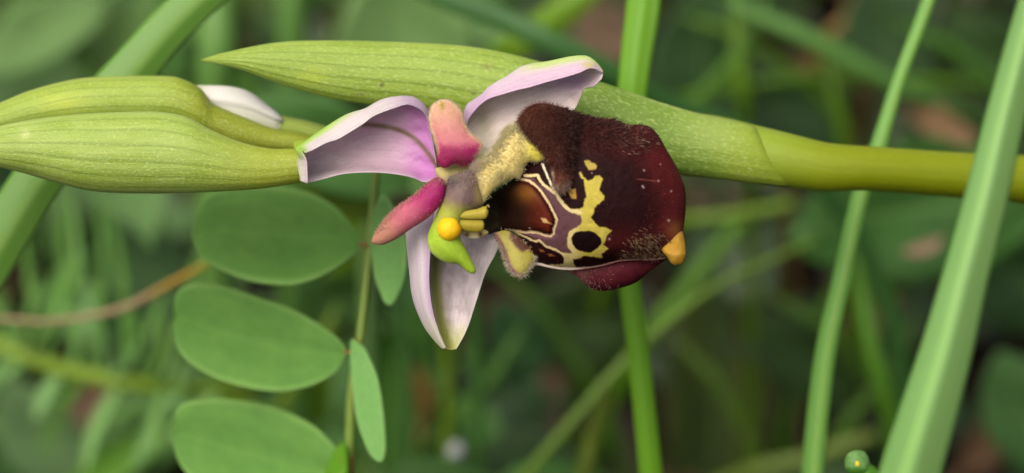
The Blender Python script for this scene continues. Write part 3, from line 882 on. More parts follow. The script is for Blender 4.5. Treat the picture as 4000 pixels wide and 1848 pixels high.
hairs('lip_hair', lp, ln, wt, 420, 22, 1.2, M['hair'], lip, lambda x, y, g: mixc((90, 56, 46), (206, 184, 130), g.random(len(x)) ** 1.5), bias=(0.8, 0.3, -0.2), spread=0.4, seed=13, nw=0.6)
wt = ss(2420, 2660, lp[:, 0]) * ss(960, 760, lp[:, 1]) * 0.5 + 0.05
hairs('lip_hair', lp, ln, wt, 500, 9, 0.9, M['hair'], lip, lambda x, y, g: mixc((92, 40, 38), (150, 90, 80), g.random(len(x)) ** 3), bias=(0.7, 0.2, -0.2), spread=0.5, seed=14)
hairs('lip_hair', fp, fn, ss(2420, 2250, fp[:, 0]) + 0.02, 220, 16, 1.1, M['hair'], flap, lambda x, y, g: mixc((130, 80, 80), (206, 170, 150), g.random(len(x))), bias=(0.3, 0.3, 0), spread=0.5, seed=15)
hairs('shoulder_hair', sp, sn, 0.12 + edge_w([(2040, 486), (2018, 478), (1985, 496), (1966, 512), (1956, 536), (1936, 563), (1915, 604), (1884, 627), (1848, 643), (1848, 660), (1886, 640), (1920, 610), (1945, 565), (1975, 520)], sp, 22), 2600, 20, 0.8, M['hair'], sho, lambda x, y, g: mixc(mixc((250, 236, 170), (255, 250, 215), g.random(len(x))), (240, 220, 200), ss(1900, 1855, x)), bias=(-0.35, -0.35, 0), spread=0.3, seed=16)
hairs('lobe_hair', bp, bn, edge_w(LOB, bp, 9) * ss(930, 980, bp[:, 1]) + 0.01, 420, 17, 1.1, M['hair'], lob, lambda x, y, g: mixc((240, 220, 190), (255, 250, 225), g.random(len(x))), spread=0.3, seed=17)

# ---- the column
COL = [(1752, 696), (1800, 676), (1847, 664), (1872, 720), (1888, 788), (1872, 815), (1842, 832), (1812, 852), (1801, 900), (1797, 926), (1820, 973), (1840, 1011), (1857, 1048), (1858, 1064), (1842, 1070), (1817, 1055), (1789, 1033), (1747, 1028), (1708, 1008), (1681, 981), (1669, 942), (1677, 900), (1701, 845), (1727, 775)]


def col_col(x, y):
    n = fbm(x / 20, y / 20, 81)
    t = y - 0.25 * (x - 1800)
    c = mixc((104, 82, 86), (134, 112, 100), n)
    c = mixc(c, (72, 60, 72), np.exp(-((x - 1765) ** 2 + (y - 705) ** 2) / 700) * 0.9)
    c = mixc(c, (172, 152, 92), ss(1835, 1880, x) * ss(840, 780, y))
    c = mixc(c, (166, 172, 62), ss(770, 850, t))
    c = mixc(c, (172, 198, 56), ss(850, 950, t))
    d = segdist(spline(COL, 150, True), x, y, True)[0]
    return mixc(c, (204, 226, 112), ss(26, 6, d) * ss(880, 960, y) * ss(1720, 1690, x - (y - 960) * 0.8) * 0.8)


column, cp, cn = inflate('column', COL, lambda x, y: 20 - 10 * ss(1800, 1880, x), 72, 40, 3, M['flesh'], orchid, col_col)
hairs('column_fuzz', cp, cn, np.exp(-((cp[:, 0] - 1770) ** 2 / 900 + (cp[:, 1] - 700) ** 2 / 300)) + 0.25 * ss(760, 680, cp[:, 1]), 350, 12, 1.2, M['hair'], column, fuzz_col((190, 176, 170), (220, 206, 180)), seed=21)
th = np.linspace(0, 2 * math.pi, 16, endpoint=False)
ANT = [(1753 + 46 * math.cos(t) + (4 if abs(t - 0.2) < 0.4 else 0), 895 + 49 * math.sin(t)) for t in th]
inflate('pollen_mass', ANT, 66, 52, 20, 3, M['flesh'], column, lambda x, y: mixc((250, 204, 16), (244, 176, 20), ss(1775, 1800, x) * 0.8))
for T, B, c, f in (([(1785, 826, 62), (1830, 822, 68), (1868, 815, 72), (1893, 806, 74), (1906, 818, 72)], [(1785, 852, 62), (1830, 857, 68), (1868, 856, 72), (1896, 854, 74), (1907, 838, 72)], (172, 158, 46), 14),
                   ([(1785, 858, 52), (1830, 855, 58), (1866, 855, 60), (1886, 860, 60), (1892, 873, 58)], [(1785, 892, 52), (1830, 904, 58), (1866, 907, 60), (1887, 899, 60), (1892, 883, 58)], (152, 138, 22), 12)):
    pod('anther', T, B, f, 16, 40, 24, M['flesh'], column, lambda u, v, x, y, c=c: mixc(mixc(c, (206, 192, 96), np.exp(-((v - 0.42) / 0.14) ** 2) * 0.45), (172, 178, 60), ss(0.3, 0.0, u)))  # pale band along each pouch is a highlight painted into its colour
tube('anther_tip', [(1899, 812, 92, 2.2), (1903, 803, 96, 2.2), (1909, 803, 98, 2.2), (1910, 811, 98, 1.8)], M['hair'], column, 14, 8, lambda s: np.tile((226, 206, 120), (len(s), 1)))
# receptacle: greenish centre where sepals, petals and column meet
inflate('receptacle', [(1700, 660), (1740, 650), (1790, 645), (1850, 640), (1860, 665), (1800, 690), (1760, 720), (1730, 740), (1712, 700)], -70, 50, 60, 4, M['flesh'], orchid, lambda x, y: mixc((184, 178, 108), (206, 188, 128), fbm(x / 15, y / 15, 2)))

# ------------------------------------------------------------------ the vetch stalk beside the flower
def leaf_col(a, b, s=60, edge=None):
    def f(u, v, x, y):
        c = mixc(a, b, fbm(x / s, y / s, 91))
        if edge is not None: c = mixc(c, edge, ss(0.085, 0.0, np.minimum(v, 1 - v)) * 0.9)
        return c
    return f


def leaf2(name, A, B, h0, h1, mat, parent, colf, fold=-48, tilt=50, nu=50, nv=25, thick=0.15e-3):
    a = spline([(x, y, 0) for x, y in A], nu); b = spline([(x, y, 0) for x, y in B], nu)
    hh = np.linspace(h0, h1, nu)
    m = (a + b) / 2
    rails = []
    for t, k in ((0, 0.0), (0.25, 0.35), (0.5, 1.0), (0.75, 0.35), (1, 0)):
        r = a * (1 - t) + b * t; r[:, 2] = hh + fold * k * np.sin(np.linspace(0.15, math.pi - 0.1, nu)) + tilt * (2 * t - 1) * np.sin(np.linspace(0.0, math.pi, nu)); rails.append(r)
    return loft(name, rails, nu, nv, mat, parent, colf, thick)


vg = ground_under((1366, 2300, -1500))
vetch = empty('vetch_stalk', vg, 'upright vetch stalk with paired oval grey-green leaflets beside the open flower', 'vetch')
vs = [(1474, 640, -1000, 15), (1467, 706, -1000, 16), (1444, 963, -1010, 18), (1405, 1335, -1030, 19), (1374, 1553, -1060, 20), (1366, 1848, -1120, 20), (1372, 2200, -1300, 22)]
s = spline(vs, 50); w = P(s[:, :3]); r = s[:, 3] * U * 1.1; w, r = to_ground(w, r); w[-1, :2] = (w[-1, :2])
tube_w('stalk', w, r, M['grass'], vetch, 12, np.tile((148, 172, 84), (len(w), 1)))
lc = leaf_col((104, 148, 80), (120, 160, 86), 70, (150, 186, 116))
lc2 = leaf_col((136, 182, 118), (144, 188, 122), 90, (166, 200, 140))
leaf2('leaflet', [(1405, 952), (1390, 905), (1350, 850), (1289, 792), (1180, 745), (1010, 722), (880, 735), (807, 765), (765, 830), (752, 890), (752, 925)],
      [(1405, 956), (1366, 1009), (1273, 1071), (1200, 1100), (1118, 1115), (963, 1095), (807, 1025), (765, 975), (752, 935)], -990, -1120, M['leaflet'], vetch, lc, tilt=130)
leaf2('leaflet', [(1446, 950), (1452, 880), (1468, 800), (1498, 761), (1537, 807), (1570, 880), (1592, 963)][:4][::-1][::-1] and [(1447, 955), (1453, 880), (1470, 800), (1498, 761), (1530, 795), (1572, 880), (1592, 963), (1586, 1050), (1568, 1118), (1540, 1180)],
      [(1449, 962), (1452, 990), (1456, 1020), (1460, 1050), (1467, 1087), (1478, 1120), (1490, 1150), (1500, 1175), (1515, 1190), (1530, 1190)], -980, -940, M['leaflet'], vetch, lc2, fold=12, tilt=-20)
leaf2('leaflet', [(1350, 1374), (1340, 1345), (1289, 1297), (1149, 1211), (932, 1133), (850, 1113), (745, 1110), (695, 1140), (680, 1190), (684, 1218), (696, 1234)],
      [(1350, 1380), (1338, 1410), (1304, 1460), (1196, 1514), (1056, 1529), (870, 1490), (745, 1421), (700, 1365), (682, 1320), (680, 1265), (685, 1245), (696, 1238)], -1010, -1150, M['leaflet'], vetch, lc)
leaf2('leaflet', [(1376, 1322), (1400, 1340), (1428, 1366), (1475, 1475), (1498, 1615), (1506, 1739), (1500, 1785), (1491, 1803)],
      [(1372, 1330), (1370, 1400), (1374, 1475), (1385, 1560), (1397, 1646), (1436, 1755), (1465, 1795), (1488, 1806)], -960, -900, M['leaflet'], vetch, lc2, fold=10, tilt=-20)
leaf2('leaflet', [(1368, 1860), (1340, 1790), (1304, 1739), (1211, 1654), (1056, 1584), (900, 1560), (823, 1557), (730, 1570), (690, 1610), (677, 1680)],
      [(1366, 1880), (1330, 1950), (1250, 1990), (1100, 2010), (950, 1980), (820, 1920), (730, 1850), (690, 1780), (677, 1700)], -1060, -1180, M['leaflet'], vetch, lc)
leaf2('leaflet', [(1366, 1850), (1362, 1780), (1352, 1740), (1340, 1728), (1310, 1760), (1270, 1850), (1262, 1930)], [(1368, 1860), (1362, 1900), (1350, 1940), (1330, 1960), (1300, 1960), (1280, 1950), (1262, 1935)], -1000, -950, M['leaflet'], vetch, leaf_col((92, 140, 30), (104, 150, 40)), fold=20)
for x, y, x2, y2, h in ((1444, 955, 1400, 954, -1000), (1399, 1372, 1345, 1377, -1020), (1444, 958, 1452, 958, -990), (1402, 1335, 1378, 1326, -1000), (1371, 1790, 1374, 1850, -1080)):
    tube('petiolule', [(x, y, h, 8), ((x + x2) / 2, y + 2, h + 4, 9), (x2, y2, h + 6, 7)], M['grass'], vetch, 8, 8, lambda s: np.tile((160, 112, 58), (len(s), 1)))

# ------------------------------------------------------------------ grasses near the flower
def blade(name, label, pts, col, root=True, keel=0.25, mat='grass', cat='grass', group=None, colf=None, n=60, nv=13, thick=0.12e-3):
    """pts (px, py, h, half width) from the tip end to the root end"""
    s = spline(pts, n)
    w = P(s[:, :3]); hw = s[:, 3] * U * (DIST - s[:, 2]) / DIST
    if root: w, hw = to_ground(w, hw, 14)
    n = len(w)
    t = np.gradient(w, axis=0); t /= np.linalg.norm(t, axis=1)[:, None]
    side = np.cross(t, w - CAM); side /= np.linalg.norm(side, axis=1)[:, None]
    nor = np.cross(side, t)
    vs_, uv, cl = [], [], []
    for k in range(nv):
        v = k / (nv - 1); a = 2 * v - 1
        vs_.append(w + side * (hw * a)[:, None] + nor * (hw * keel * abs(a) ** 1.3)[:, None])
        uu = np.linspace(0, 1, n)
        uv.append(np.stack([uu, np.full(n, v)], 1))
        c = np.tile(np.asarray(col, float), (n, 1)) if colf is None else colf(uu, np.full(n, v))
        cl.append(c)
    b = np.array([w[-1, 0], w[-1, 1], 0.0]) if root else w[-1]
    o = mesh_obj(name, np.vstack(vs_), grid_faces(nv, n), M[mat], None, np.vstack(uv), np.vstack(cl), thick=thick, origin=b)
    return tag(o, label, cat, group)


def stripe(a, b, v0=0.45, w=0.12, edge=None):
    def f(u, v):
        c = mixc(a, b, np.exp(-((v - v0) / w) ** 2))
        if edge is not None: c = mixc(c, edge, ss(0.88, 1.0, v))
        return c
    return f


blade('grass_blade', 'broad pale grass blade slanting behind the closed green buds', [(1500, -760, -1150, 3), (1200, -430, -1120, 55), (900, -120, -1100, 78), (770, 0, -1080, 80), (640, 130, -1050, 82), (500, 295, -1030, 90), (330, 480, -1000, 92), (150, 700, -1000, 95), (0, 940, -1000, 100), (-150, 1200, -1050, 100)],
      (120, 162, 76), colf=stripe((122, 166, 76), (172, 204, 122), 0.55, 0.06, (160, 196, 112)), keel=0.35)
blade('grass_blade', 'bright ribbed grass blade rising upright behind the maroon lip', [(2600, -1300, -1150, 3), (2570, -850, -1150, 45), (2540, -400, -1150, 68), (2515, 0, -1150, 66), (2488, 200, -1150, 60), (2469, 373, -1150, 55), (2458, 600, -1200, 45), (2457, 900, -1300, 40), (2461, 1110, -1350, 40), (2493, 1366, -1400, 41), (2542, 1848, -1500, 43), (2580, 2200, -1650, 45)],
      (126, 176, 40), colf=lambda u, v: mixc(mixc((132, 182, 44), (166, 208, 112), np.exp(-((v - 0.82) / 0.1) ** 2) * ss(0.5, 0.2, u)), (118, 172, 34), np.exp(-((v - 0.3) / 0.1) ** 2) * 0.6), keel=0.5)
blade('grass_blade', 'narrow light green grass blade crossing behind the orchid stem', [(3860, -900, -1250, 2), (3770, -550, -1250, 14), (3680, -200, -1250, 22), (3627, 0, -1250, 24), (3512, 310, -1250, 24), (3430, 575, -1240, 30), (3362, 760, -1240, 32), (3288, 1087, -1250, 35), (3222, 1397, -1280, 39), (3174, 1848, -1350, 41), (3160, 2200, -1450, 42)],
      (140, 186, 100), colf=stripe((128, 178, 92), (172, 210, 122), 0.6, 0.16), keel=0.5)
blade('grass_blade', 'wide pale grass blade crossing over the orchid stem', [(4330, -1150, 740, 3), (4230, -700, 780, 40), (4120, -250, 800, 60), (4030, 60, 820, 66), (3925, 466, 850, 76), (3852, 776, 880, 82), (3770, 1087, 900, 88), (3690, 1397, 910, 102), (3556, 1848, 900, 118), (3450, 2250, 850, 120)],
      (142, 180, 106), colf=lambda u, v: mixc(mixc((134, 176, 110), (164, 206, 124), np.exp(-((v - 0.40) / 0.08) ** 2)), (122, 156, 96), ss(0.5, 0.62, v)), keel=0.45)  # bright streak near the middle: a highlight painted into the blade's colour

# ------------------------------------------------------------------ background plants, each where it stands
def back_stem(name, label, pts, col, cat='stem', group=None, colf=None, n=30):
    s = spline(pts, n); w = P(s[:, :3]); r = s[:, 3] * U * (DIST - s[:, 2]) / DIST
    w, r = to_ground(w, r, 10)
    b = np.array([w[-1, 0], w[-1, 1], 0.0])
    c = np.tile(np.asarray(col, float), (len(w), 1)) if colf is None else colf(np.linspace(0, 1, len(w)))
    return tag(tube_w(name, w, r, M['grass'], None, 10, c, origin=b), label, cat, group)


def back_leaf(name, label, base, tip, wid, h0, h1, col, col2=None, shape=0.5, cat='leaf', group=None, cup=0.25, teeth=0, mat='leaf', curve=0.0, petiole=True, tilt=0.0, label_part=None):
    """a broad leaf on its own stalk; base and tip in px, width in px"""
    x0, y0 = base; x1, y1 = tip
    nu, nv = 34, 13
    u = np.linspace(0, 1, nu)
    ax = np.stack([x0 + (x1 - x0) * u, y0 + (y1 - y0) * u, h0 + (h1 - h0) * u], 1)
    L = math.hypot(x1 - x0, y1 - y0); nx, ny = -(y1 - y0) / L, (x1 - x0) / L
    ax[:, 0] += nx * curve * L * np.sin(math.pi * u); ax[:, 1] += ny * curve * L * np.sin(math.pi * u)
    pr = np.sin(math.pi * np.clip(u, 0, 1) ** (0.5 + shape)) ** 0.62
    pr[0] = 0.04; pr[-1] = 0.02
    if teeth: pr = pr * (1 + 0.10 * np.abs(np.sin(u * teeth * math.pi)))
    g = np.zeros((nv, nu, 3))
    for k in range(nv):
        a = 2 * k / (nv - 1) - 1
        g[k] = ax
        g[k, :, 0] += nx * a * pr * wid / 2; g[k, :, 1] += ny * a * pr * wid / 2
        g[k, :, 2] += abs(a) ** 1.5 * pr * wid * cup + a * pr * wid * tilt + 0.04 * wid * np.sin(u * 9 + a * 3)
    uu, vv = np.meshgrid(u, np.linspace(0, 1, nv))
    c2 = col2 if col2 is not None else tuple(min(255, q + 14) for q in col)
    cc = mixc(col, c2, fbm(uu * 5, vv * 4 + x0 * 0.01, 17)).reshape(-1, 3)
    wb = P(g[nv // 2, 0])
    root = np.array([wb[0] * 1.02, wb[1] + 0.004, 0.0])
    t = empty(name, root, label, cat, group)
    mesh_obj('blade', P(g).reshape(-1, 3), grid_faces(nv, nu), M[mat], t, np.stack([uu.ravel(), vv.ravel()], 1), cc, thick=0.2e-3)
    if petiole:
        k = np.linspace(0, 1, 12)[:, None]
        d = P(ax[0]) - P(ax[2]); d /= np.linalg.norm(d)
        c1 = wb + d * 0.012
        q = (1 - k) ** 2 * wb + 2 * k * (1 - k) * c1 + k * k * (root - [0, 0, 0.002])
        tube_w('petiole', q, np.full(12, 0.0005), M['grass'], t, 8, np.tile(np.asarray(c2, float), (12, 1)))
    return t


# stems
back_stem('plant_stem', 'pale upright stem behind the tip of the long bract', [(850, -200, -4200, 75), (850, 0, -4200, 78), (850, 180, -4200, 78), (845, 330, -4300, 76), (840, 700, -4600, 70)], (124, 164, 92), group=None)
back_stem('plant_stem', 'faint green upright stem next to the pale round leaf', [(1150, -200, -5200, 60), (1145, 0, -5200, 62), (1140, 250, -5300, 60), (1140, 600, -5500, 60)], (112, 152, 82))
back_stem('plant_stem', 'thin olive stem slanting up to the toothed leaf', [(3199, 932, -4200, 11), (3000, 1020, -4000, 12), (2795, 1118, -3800, 14), (2600, 1262, -3700, 16), (2422, 1429, -3600, 17), (2240, 1640, -3600, 20), (2065, 1848, -3700, 23), (1950, 2000, -3900, 29)], (126, 156, 64))
back_stem('plant_stem', 'short olive side stem joining a slanting stem below the lip', [(2380, 1480, -3650, 20), (2355, 1580, -3700, 26), (2320, 1700, -3800, 30), (2283, 1848, -3900, 32), (2250, 2000, -4200, 32)], (132, 150, 58))
back_stem('plant_stem', 'blurred yellow-green stem level below the orchid stem', [(3100, 795, -5000, 22), (2960, 825, -5000, 24), (2800, 850, -5000, 24), (2660, 862, -5100, 24), (2550, 900, -5400, 24)], (118, 148, 30))
back_stem('plant_stem', 'yellow-green upright stem above the orchid node', [(2870, -100, -5500, 24), (2880, 60, -5500, 28), (2890, 250, -5500, 34), (2910, 420, -5600, 26), (2930, 700, -6200, 26)], (106, 140, 22))
back_stem('plant_stem', 'olive upright stem crossing a pale slanting stem', [(3205, 140, -5600, 20), (3235, 250, -5600, 26), (3270, 400, -5600, 28), (3300, 560, -5700, 28), (3320, 800, -6000, 28)], (98, 134, 26))
back_stem('plant_stem', 'thin olive stem running level behind the narrow grass blade', [(3900, 330, -6200, 20), (3600, 322, -6000, 22), (3250, 300, -5800, 22), (2960, 325, -5700, 22), (2800, 350, -5900, 22)], (100, 138, 28))
back_stem('plant_stem', 'pale green slanting stem over the dark leaves', [(2850, 0, -5200, 30), (2950, 60, -5200, 36), (3200, 170, -5200, 40), (3450, 310, -5300, 38), (3700, 420, -5600, 34), (3900, 520, -6200, 30)], (104, 146, 78))
back_stem('plant_stem', 'dark green stem beside the narrow light blade', [(3345, 980, -4600, 26), (3370, 1150, -4600, 32), (3410, 1380, -4600, 36), (3470, 1600, -4700, 34), (3520, 1900, -5000, 34)], (92, 138, 34))
back_stem('plant_stem', 'olive stem lying low under the narrow light blade', [(3420, 1700, -5200, 26), (3300, 1740, -5200, 30), (3150, 1790, -5300, 32), (2950, 1840, -5400, 32), (2800, 1900, -5600, 32)], (116, 134, 54))
back_stem('plant_stem', 'blurred green stem slanting towards the lip tip', [(2900, 860, -6000, 26), (2750, 1040, -6000, 34), (2600, 1230, -6000, 36), (2480, 1400, -6200, 36)], (104, 148, 30))
back_stem('dry_stalk', 'dry pinkish stalk turning orange behind the left leaflets', [(830, 1010, -2600, 12), (792, 1040, -2600, 14), (690, 1095, -2650, 14), (590, 1150, -2700, 15), (512, 1190, -2750, 14), (400, 1225, -2800, 13), (200, 1255, -2900, 10), (0, 1245, -3000, 9), (-200, 1240, -3300, 9)],
          (190, 160, 120), cat='stalk', colf=lambda s: mixc(mixc((150, 170, 30), (190, 148, 44), ss(0.0, 0.06, s)), (186, 156, 124), ss(0.10, 0.20, s)))
blade('grass_blade', 'dark green grass blade slanting above the pink upper sepal', [(1560, -90, -3000, 36), (1755, 0, -3000, 42), (1960, 75, -3000, 44), (2174, 175, -3000, 44), (2400, 290, -3100, 44), (2600, 400, -3300, 42), (2900, 520, -3600, 40)], (74, 118, 66), keel=0.3)
blade('grass_blade', 'yellow-green grass blade slanting behind the dark blade', [(2340, -100, -4200, 55), (2240, 10, -4200, 58), (2080, 130, -4300, 58), (1940, 230, -4400, 56), (1700, 420, -4800, 54)], (124, 160, 28), keel=0.3)

LABELS = ['thin blurred grass blade leaning above the middle of the orchid stem', 'thin blurred grass blade between the narrow blade and the dead leaf above', 'thin blurred olive grass blade beside the bright upright blade above the bract', 'thin dim grass blade below the orchid stem left of the narrow blade', 'thin dim olive grass blade right of the upright blade below the lip', 'thin dim grass blade between the lower pink sepal and the lip', 'thin blurred grass blade below the tip of the lower pink sepal', 'thin yellow-green grass blade between two of the oval leaflets', 'thin blurred grass blade behind the tip of the long bract', 'thin pale grass blade among the blurred leaves above the closed buds', 'thin dim grass blade between the narrow light blade and the wide pale blade', 'thin blurred grass blade under the orchid stem beside the wide pale blade']
for lab, (a, b, h, w_, c) in zip(LABELS, (((3020, -60), (2700, 420), -5400, 20, (96, 138, 46)), ((3480, 80), (3900, 330), -5800, 22, (86, 128, 50)), ((2660, 60), (3060, 260), -6000, 18, (104, 140, 40)), ((2960, 1120), (3420, 1480), -5600, 20, (84, 118, 40)), ((2620, 1300), (2960, 1780), -5800, 20, (88, 116, 36)),
                        ((1880, 1000), (2260, 1420), -5600, 18, (86, 122, 44)), ((2060, 1250), (1700, 1700), -5400, 20, (92, 132, 50)), ((1320, 1180), (1080, 1600), -4600, 18, (124, 150, 40)), ((640, 60), (1040, 420), -5800, 22, (98, 140, 56)), ((120, 20), (420, 420), -6000, 24, (112, 150, 70)),
                        ((3620, 1150), (3320, 1640), -5400, 20, (92, 128, 46)), ((3900, 560), (3560, 840), -6000, 22, (90, 130, 50)))):
    m_ = ((a[0] + b[0]) / 2 + (b[1] - a[1]) * 0.06, (a[1] + b[1]) / 2 - (b[0] - a[0]) * 0.06)
    blade('grass_blade', lab, [(a[0], a[1], h, 2), ((a[0] + m_[0]) / 2, (a[1] + m_[1]) / 2, h, w_ * 0.8), (m_[0], m_[1], h - 40, w_), (b[0], b[1], h - 200, w_)], c, keel=0.3, group='thin grass blades in the background', n=30, nv=5)

# the feathery vetch lying at the lower left
fg = ground_under((-200, 1500, -5200))
feath = empty('feathery_vetch', fg, 'blurred vetch sprig with many narrow leaflets low behind the oval leaflets', 'vetch')
fs = [(1000, 1560, -4700, 20), (870, 1530, -4600, 26), (700, 1515, -4500, 30), (543, 1500, -4400, 32), (380, 1475, -4400, 34), (233, 1440, -4400, 34), (80, 1385, -4400, 34), (-60, 1330, -4500, 34), (-250, 1330, -4900, 34)]
s = spline(fs, 50); w = P(s[:, :3]); r = s[:, 3] * U * 1.44; w, r = to_ground(w, r)
tube_w('stalk', w, r, M['grass'], feath, 10, np.tile((138, 166, 34), (len(w), 1)))


def strip(parent, p0, p1, wid, h0, h1, col, bend=0.1, name='leaflet'):
    u = np.linspace(0, 1, 18)
    L = math.hypot(p1[0] - p0[0], p1[1] - p0[1]); nx, ny = -(p1[1] - p0[1]) / L, (p1[0] - p0[0]) / L
    g = np.zeros((5, 18, 3)); pr = np.sin(math.pi * np.clip(u * 0.92 + 0.06, 0, 1)) ** 0.5
    for k in range(5):
        a = k / 2 - 1
        g[k, :, 0] = p0[0] + (p1[0] - p0[0]) * u + nx * (a * pr * wid / 2 + bend * L * np.sin(math.pi * u))
        g[k, :, 1] = p0[1] + (p1[1] - p0[1]) * u + ny * (a * pr * wid / 2 + bend * L * np.sin(math.pi * u))
        g[k, :, 2] = h0 + (h1 - h0) * u + abs(a) * pr * wid * 0.2
    uu, vv = np.meshgrid(u, np.linspace(0, 1, 5))
    cc = mixc(col, tuple(min(255, q + 22) for q in col), fbm(uu * 4 + p0[0], vv * 2, 5)).reshape(-1, 3)
    return mesh_obj(name, P(g).reshape(-1, 3), grid_faces(5, 18), M['leaf'], parent, np.stack([uu.ravel(), vv.ravel()], 1), cc, thick=0.15e-3)


G1 = (122, 166, 92)
for p0, p1, wd_, h1, c in (((275, 1450), (265, 1010), 66, -4200, G1), ((110, 1400), (215, 1060), 60, -4300, (112, 158, 80)), ((440, 1480), (640, 1150), 62, -4200, G1), ((570, 1500), (650, 1240), 60, -4200, (126, 166, 80)),
                           ((60, 1385), (-80, 1100), 60, -4300, G1), ((400, 1480), (330, 1060), 56, -4600, (96, 146, 64)), ((690, 1510), (730, 1200), 54, -4500, (108, 154, 70)), ((420, 1490), (540, 1330), 70, -4100, (130, 172, 110)),
                           ((470, 1500), (330, 1840), 90, -4200, G1), ((240, 1450), (140, 1640), 90, -4300, (126, 168, 104)), ((100, 1400), (-60, 1560), 80, -4300, G1), ((720, 1520), (520, 1840), 96, -4300, (108, 152, 84)), ((850, 1535), (640, 1760), 80, -4300, (124, 164, 100)),
                           ((160, 1410), (60, 1300), 70, -4200, (146, 180, 100)), ((760, 1520), (740, 1460), 50, -4300, (140, 172, 120)), ((330, 1470), (170, 1780), 70, -4500, (96, 140, 50))):
    strip(feath, p0, p1, wd_ * 0.6, -4400, h1, c, bend=0.06)

for p0, p1, c in (((280, 1450), (262, 720), G1), ((180, 1420), (235, 760), (104, 150, 70)), ((120, 1400), (50, 800), (98, 142, 62)), ((480, 1490), (420, 800), (96, 142, 60)), ((620, 1505), (760, 1010), (108, 152, 74)), ((90, 1390), (330, 1000), (112, 156, 78)),
                  ((340, 1470), (385, 760), (92, 138, 58)), ((40, 1375), (150, 1080), (120, 160, 84)), ((560, 1500), (470, 1120), (100, 146, 66)), ((800, 1525), (860, 1330), (112, 150, 74)), ((640, 1510), (600, 1780), (116, 156, 84)), ((20, 1365), (-60, 1700), (110, 152, 84))):
    strip(feath, p0, p1, 30, -4400, -4100, tuple(q + 14 for q in c), bend=0.05)

# broad leaves
BL = [
    ('pale round leaf behind the middle of the long bract', (1500, 420), (1640, -190), 520, -4300, -3900, (132, 166, 108), None, 0.3),
    ('mid green leaf between the long bract and the dorsal sepal', (1600, 720), (1000, 380), 330, -3300, -3000, (84, 128, 66), None, 0.4),
    ('large dark toothed leaf under the orchid stem', (4050, 800), (3080, 930), 520, -5200, -4600, (60, 100, 42), (72, 116, 48), 0.35),
    ('dark leaf beside the upright grass blade above the stem', (2780, 620), (2760, -60), 420, -6600, -6000, (84, 124, 76), None, 0.4),
    ('dark bluish leaf above the orchid node', (3350, 560), (2560, 330), 300, -7000, -6600, (58, 98, 52), None, 0.4),
    ('pale leaf by the top of the narrow blade', (3560, 420), (3420, -120), 360, -6600, -6100, (92, 128, 84), None, 0.4),
    ('olive leaf standing tall below the lip', (2740, 2150), (2790, 820), 430, -8600, -8200, (88, 106, 36), None, 0.4),
    ('broad shaded leaf under the pink lower sepal', (2500, 1330), (2060, 1180), 420, -6400, -6000, (66, 94, 38), None, 0.3),
    ('small bluish leaf right of the lower sepal tip', (2080, 1480), (1940, 1180), 240, -5800, -5500, (76, 122, 76), None, 0.3),
    ('pale blurred leaf above the buds, longest of its cluster', (-80, 260), (420, 20), 250, -6200, -5600, (124, 158, 102), None, 0.4),
    ('pale blurred leaf beside the broad slanting grass blade', (330, 300), (620, -60), 170, -6400, -5800, (122, 156, 98), None, 0.4),
    ('dusky green leaf behind the two closed buds', (-150, 520), (520, 330), 420, -7400, -7000, (78, 108, 62), None, 0.4),
    ('greyish leaf behind the feathery leaflets', (700, 1250), (420, 860), 330, -6000, -5600, (98, 132, 92), None, 0.3),
    ('pale grey-green leaf under the feathery vetch', (320, 1900), (20, 1500), 300, -5600, -5200, (126, 158, 112), None, 0.3),
    ('bright leaf fold curving under the feathery vetch', (200, 1960), (700, 1620), 130, -5000, -4700, (106, 156, 44), None, 0.4),
    ('dark green leaf behind the oval leaflets and lower sepal', (1500, 1900), (1620, 1180), 330, -6200, -5800, (70, 118, 36), None, 0.4),
    ('bluish leaf under the pale bud at the bottom', (2150, 1560), (1650, 1640), 260, -6400, -6200, (70, 108, 66), None, 0.4),
    ('light green leaf beside the wide pale blade', (4150, 1850), (3900, 1380), 330, -5600, -5200, (98, 146, 84), None, 0.4),
    ('shaded green leaf behind the wide pale blade', (4150, 1250), (3780, 950), 420, -6400, -6000, (66, 106, 54), None, 0.4),
    ('dark leaf in the corner above the wide pale blade', (4200, 420), (3700, 60), 330, -7200, -6800, (66, 102, 46), None, 0.4),
    ('green leaf low behind the narrow light blade', (3300, 1600), (2960, 1230), 260, -6600, -6200, (64, 98, 46), None, 0.4),
    ('soft green leaf behind the tip of the white bud', (1400, 640), (1180, 380), 280, -4300, -4000, (82, 126, 72), None, 0.4),
    ('shaded leaf between the oval leaflets', (1500, 1250), (1150, 1130), 220, -5600, -5200, (66, 100, 44), None, 0.4),
    ('yellow-green leaf under the dorsal sepal', (1500, 830), (1180, 740), 130, -3600, -3300, (124, 152, 26), None, 0.4),
    ('deep green leaf behind the upright blade and lip', (2400, 640), (2700, 240), 330, -7400, -7000, (52, 88, 44), None, 0.4),
]
for i, (lab, b, t, wdt, h0, h1, c, c2, sh) in enumerate(BL):
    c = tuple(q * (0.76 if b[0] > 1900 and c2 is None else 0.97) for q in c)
    back_leaf('broad_leaf', lab, b, t, wdt, h0, h1, c, c2, sh, teeth=7 if 'toothed' in lab else 0, cup=0.18, curve=0.04 * (-1) ** i)

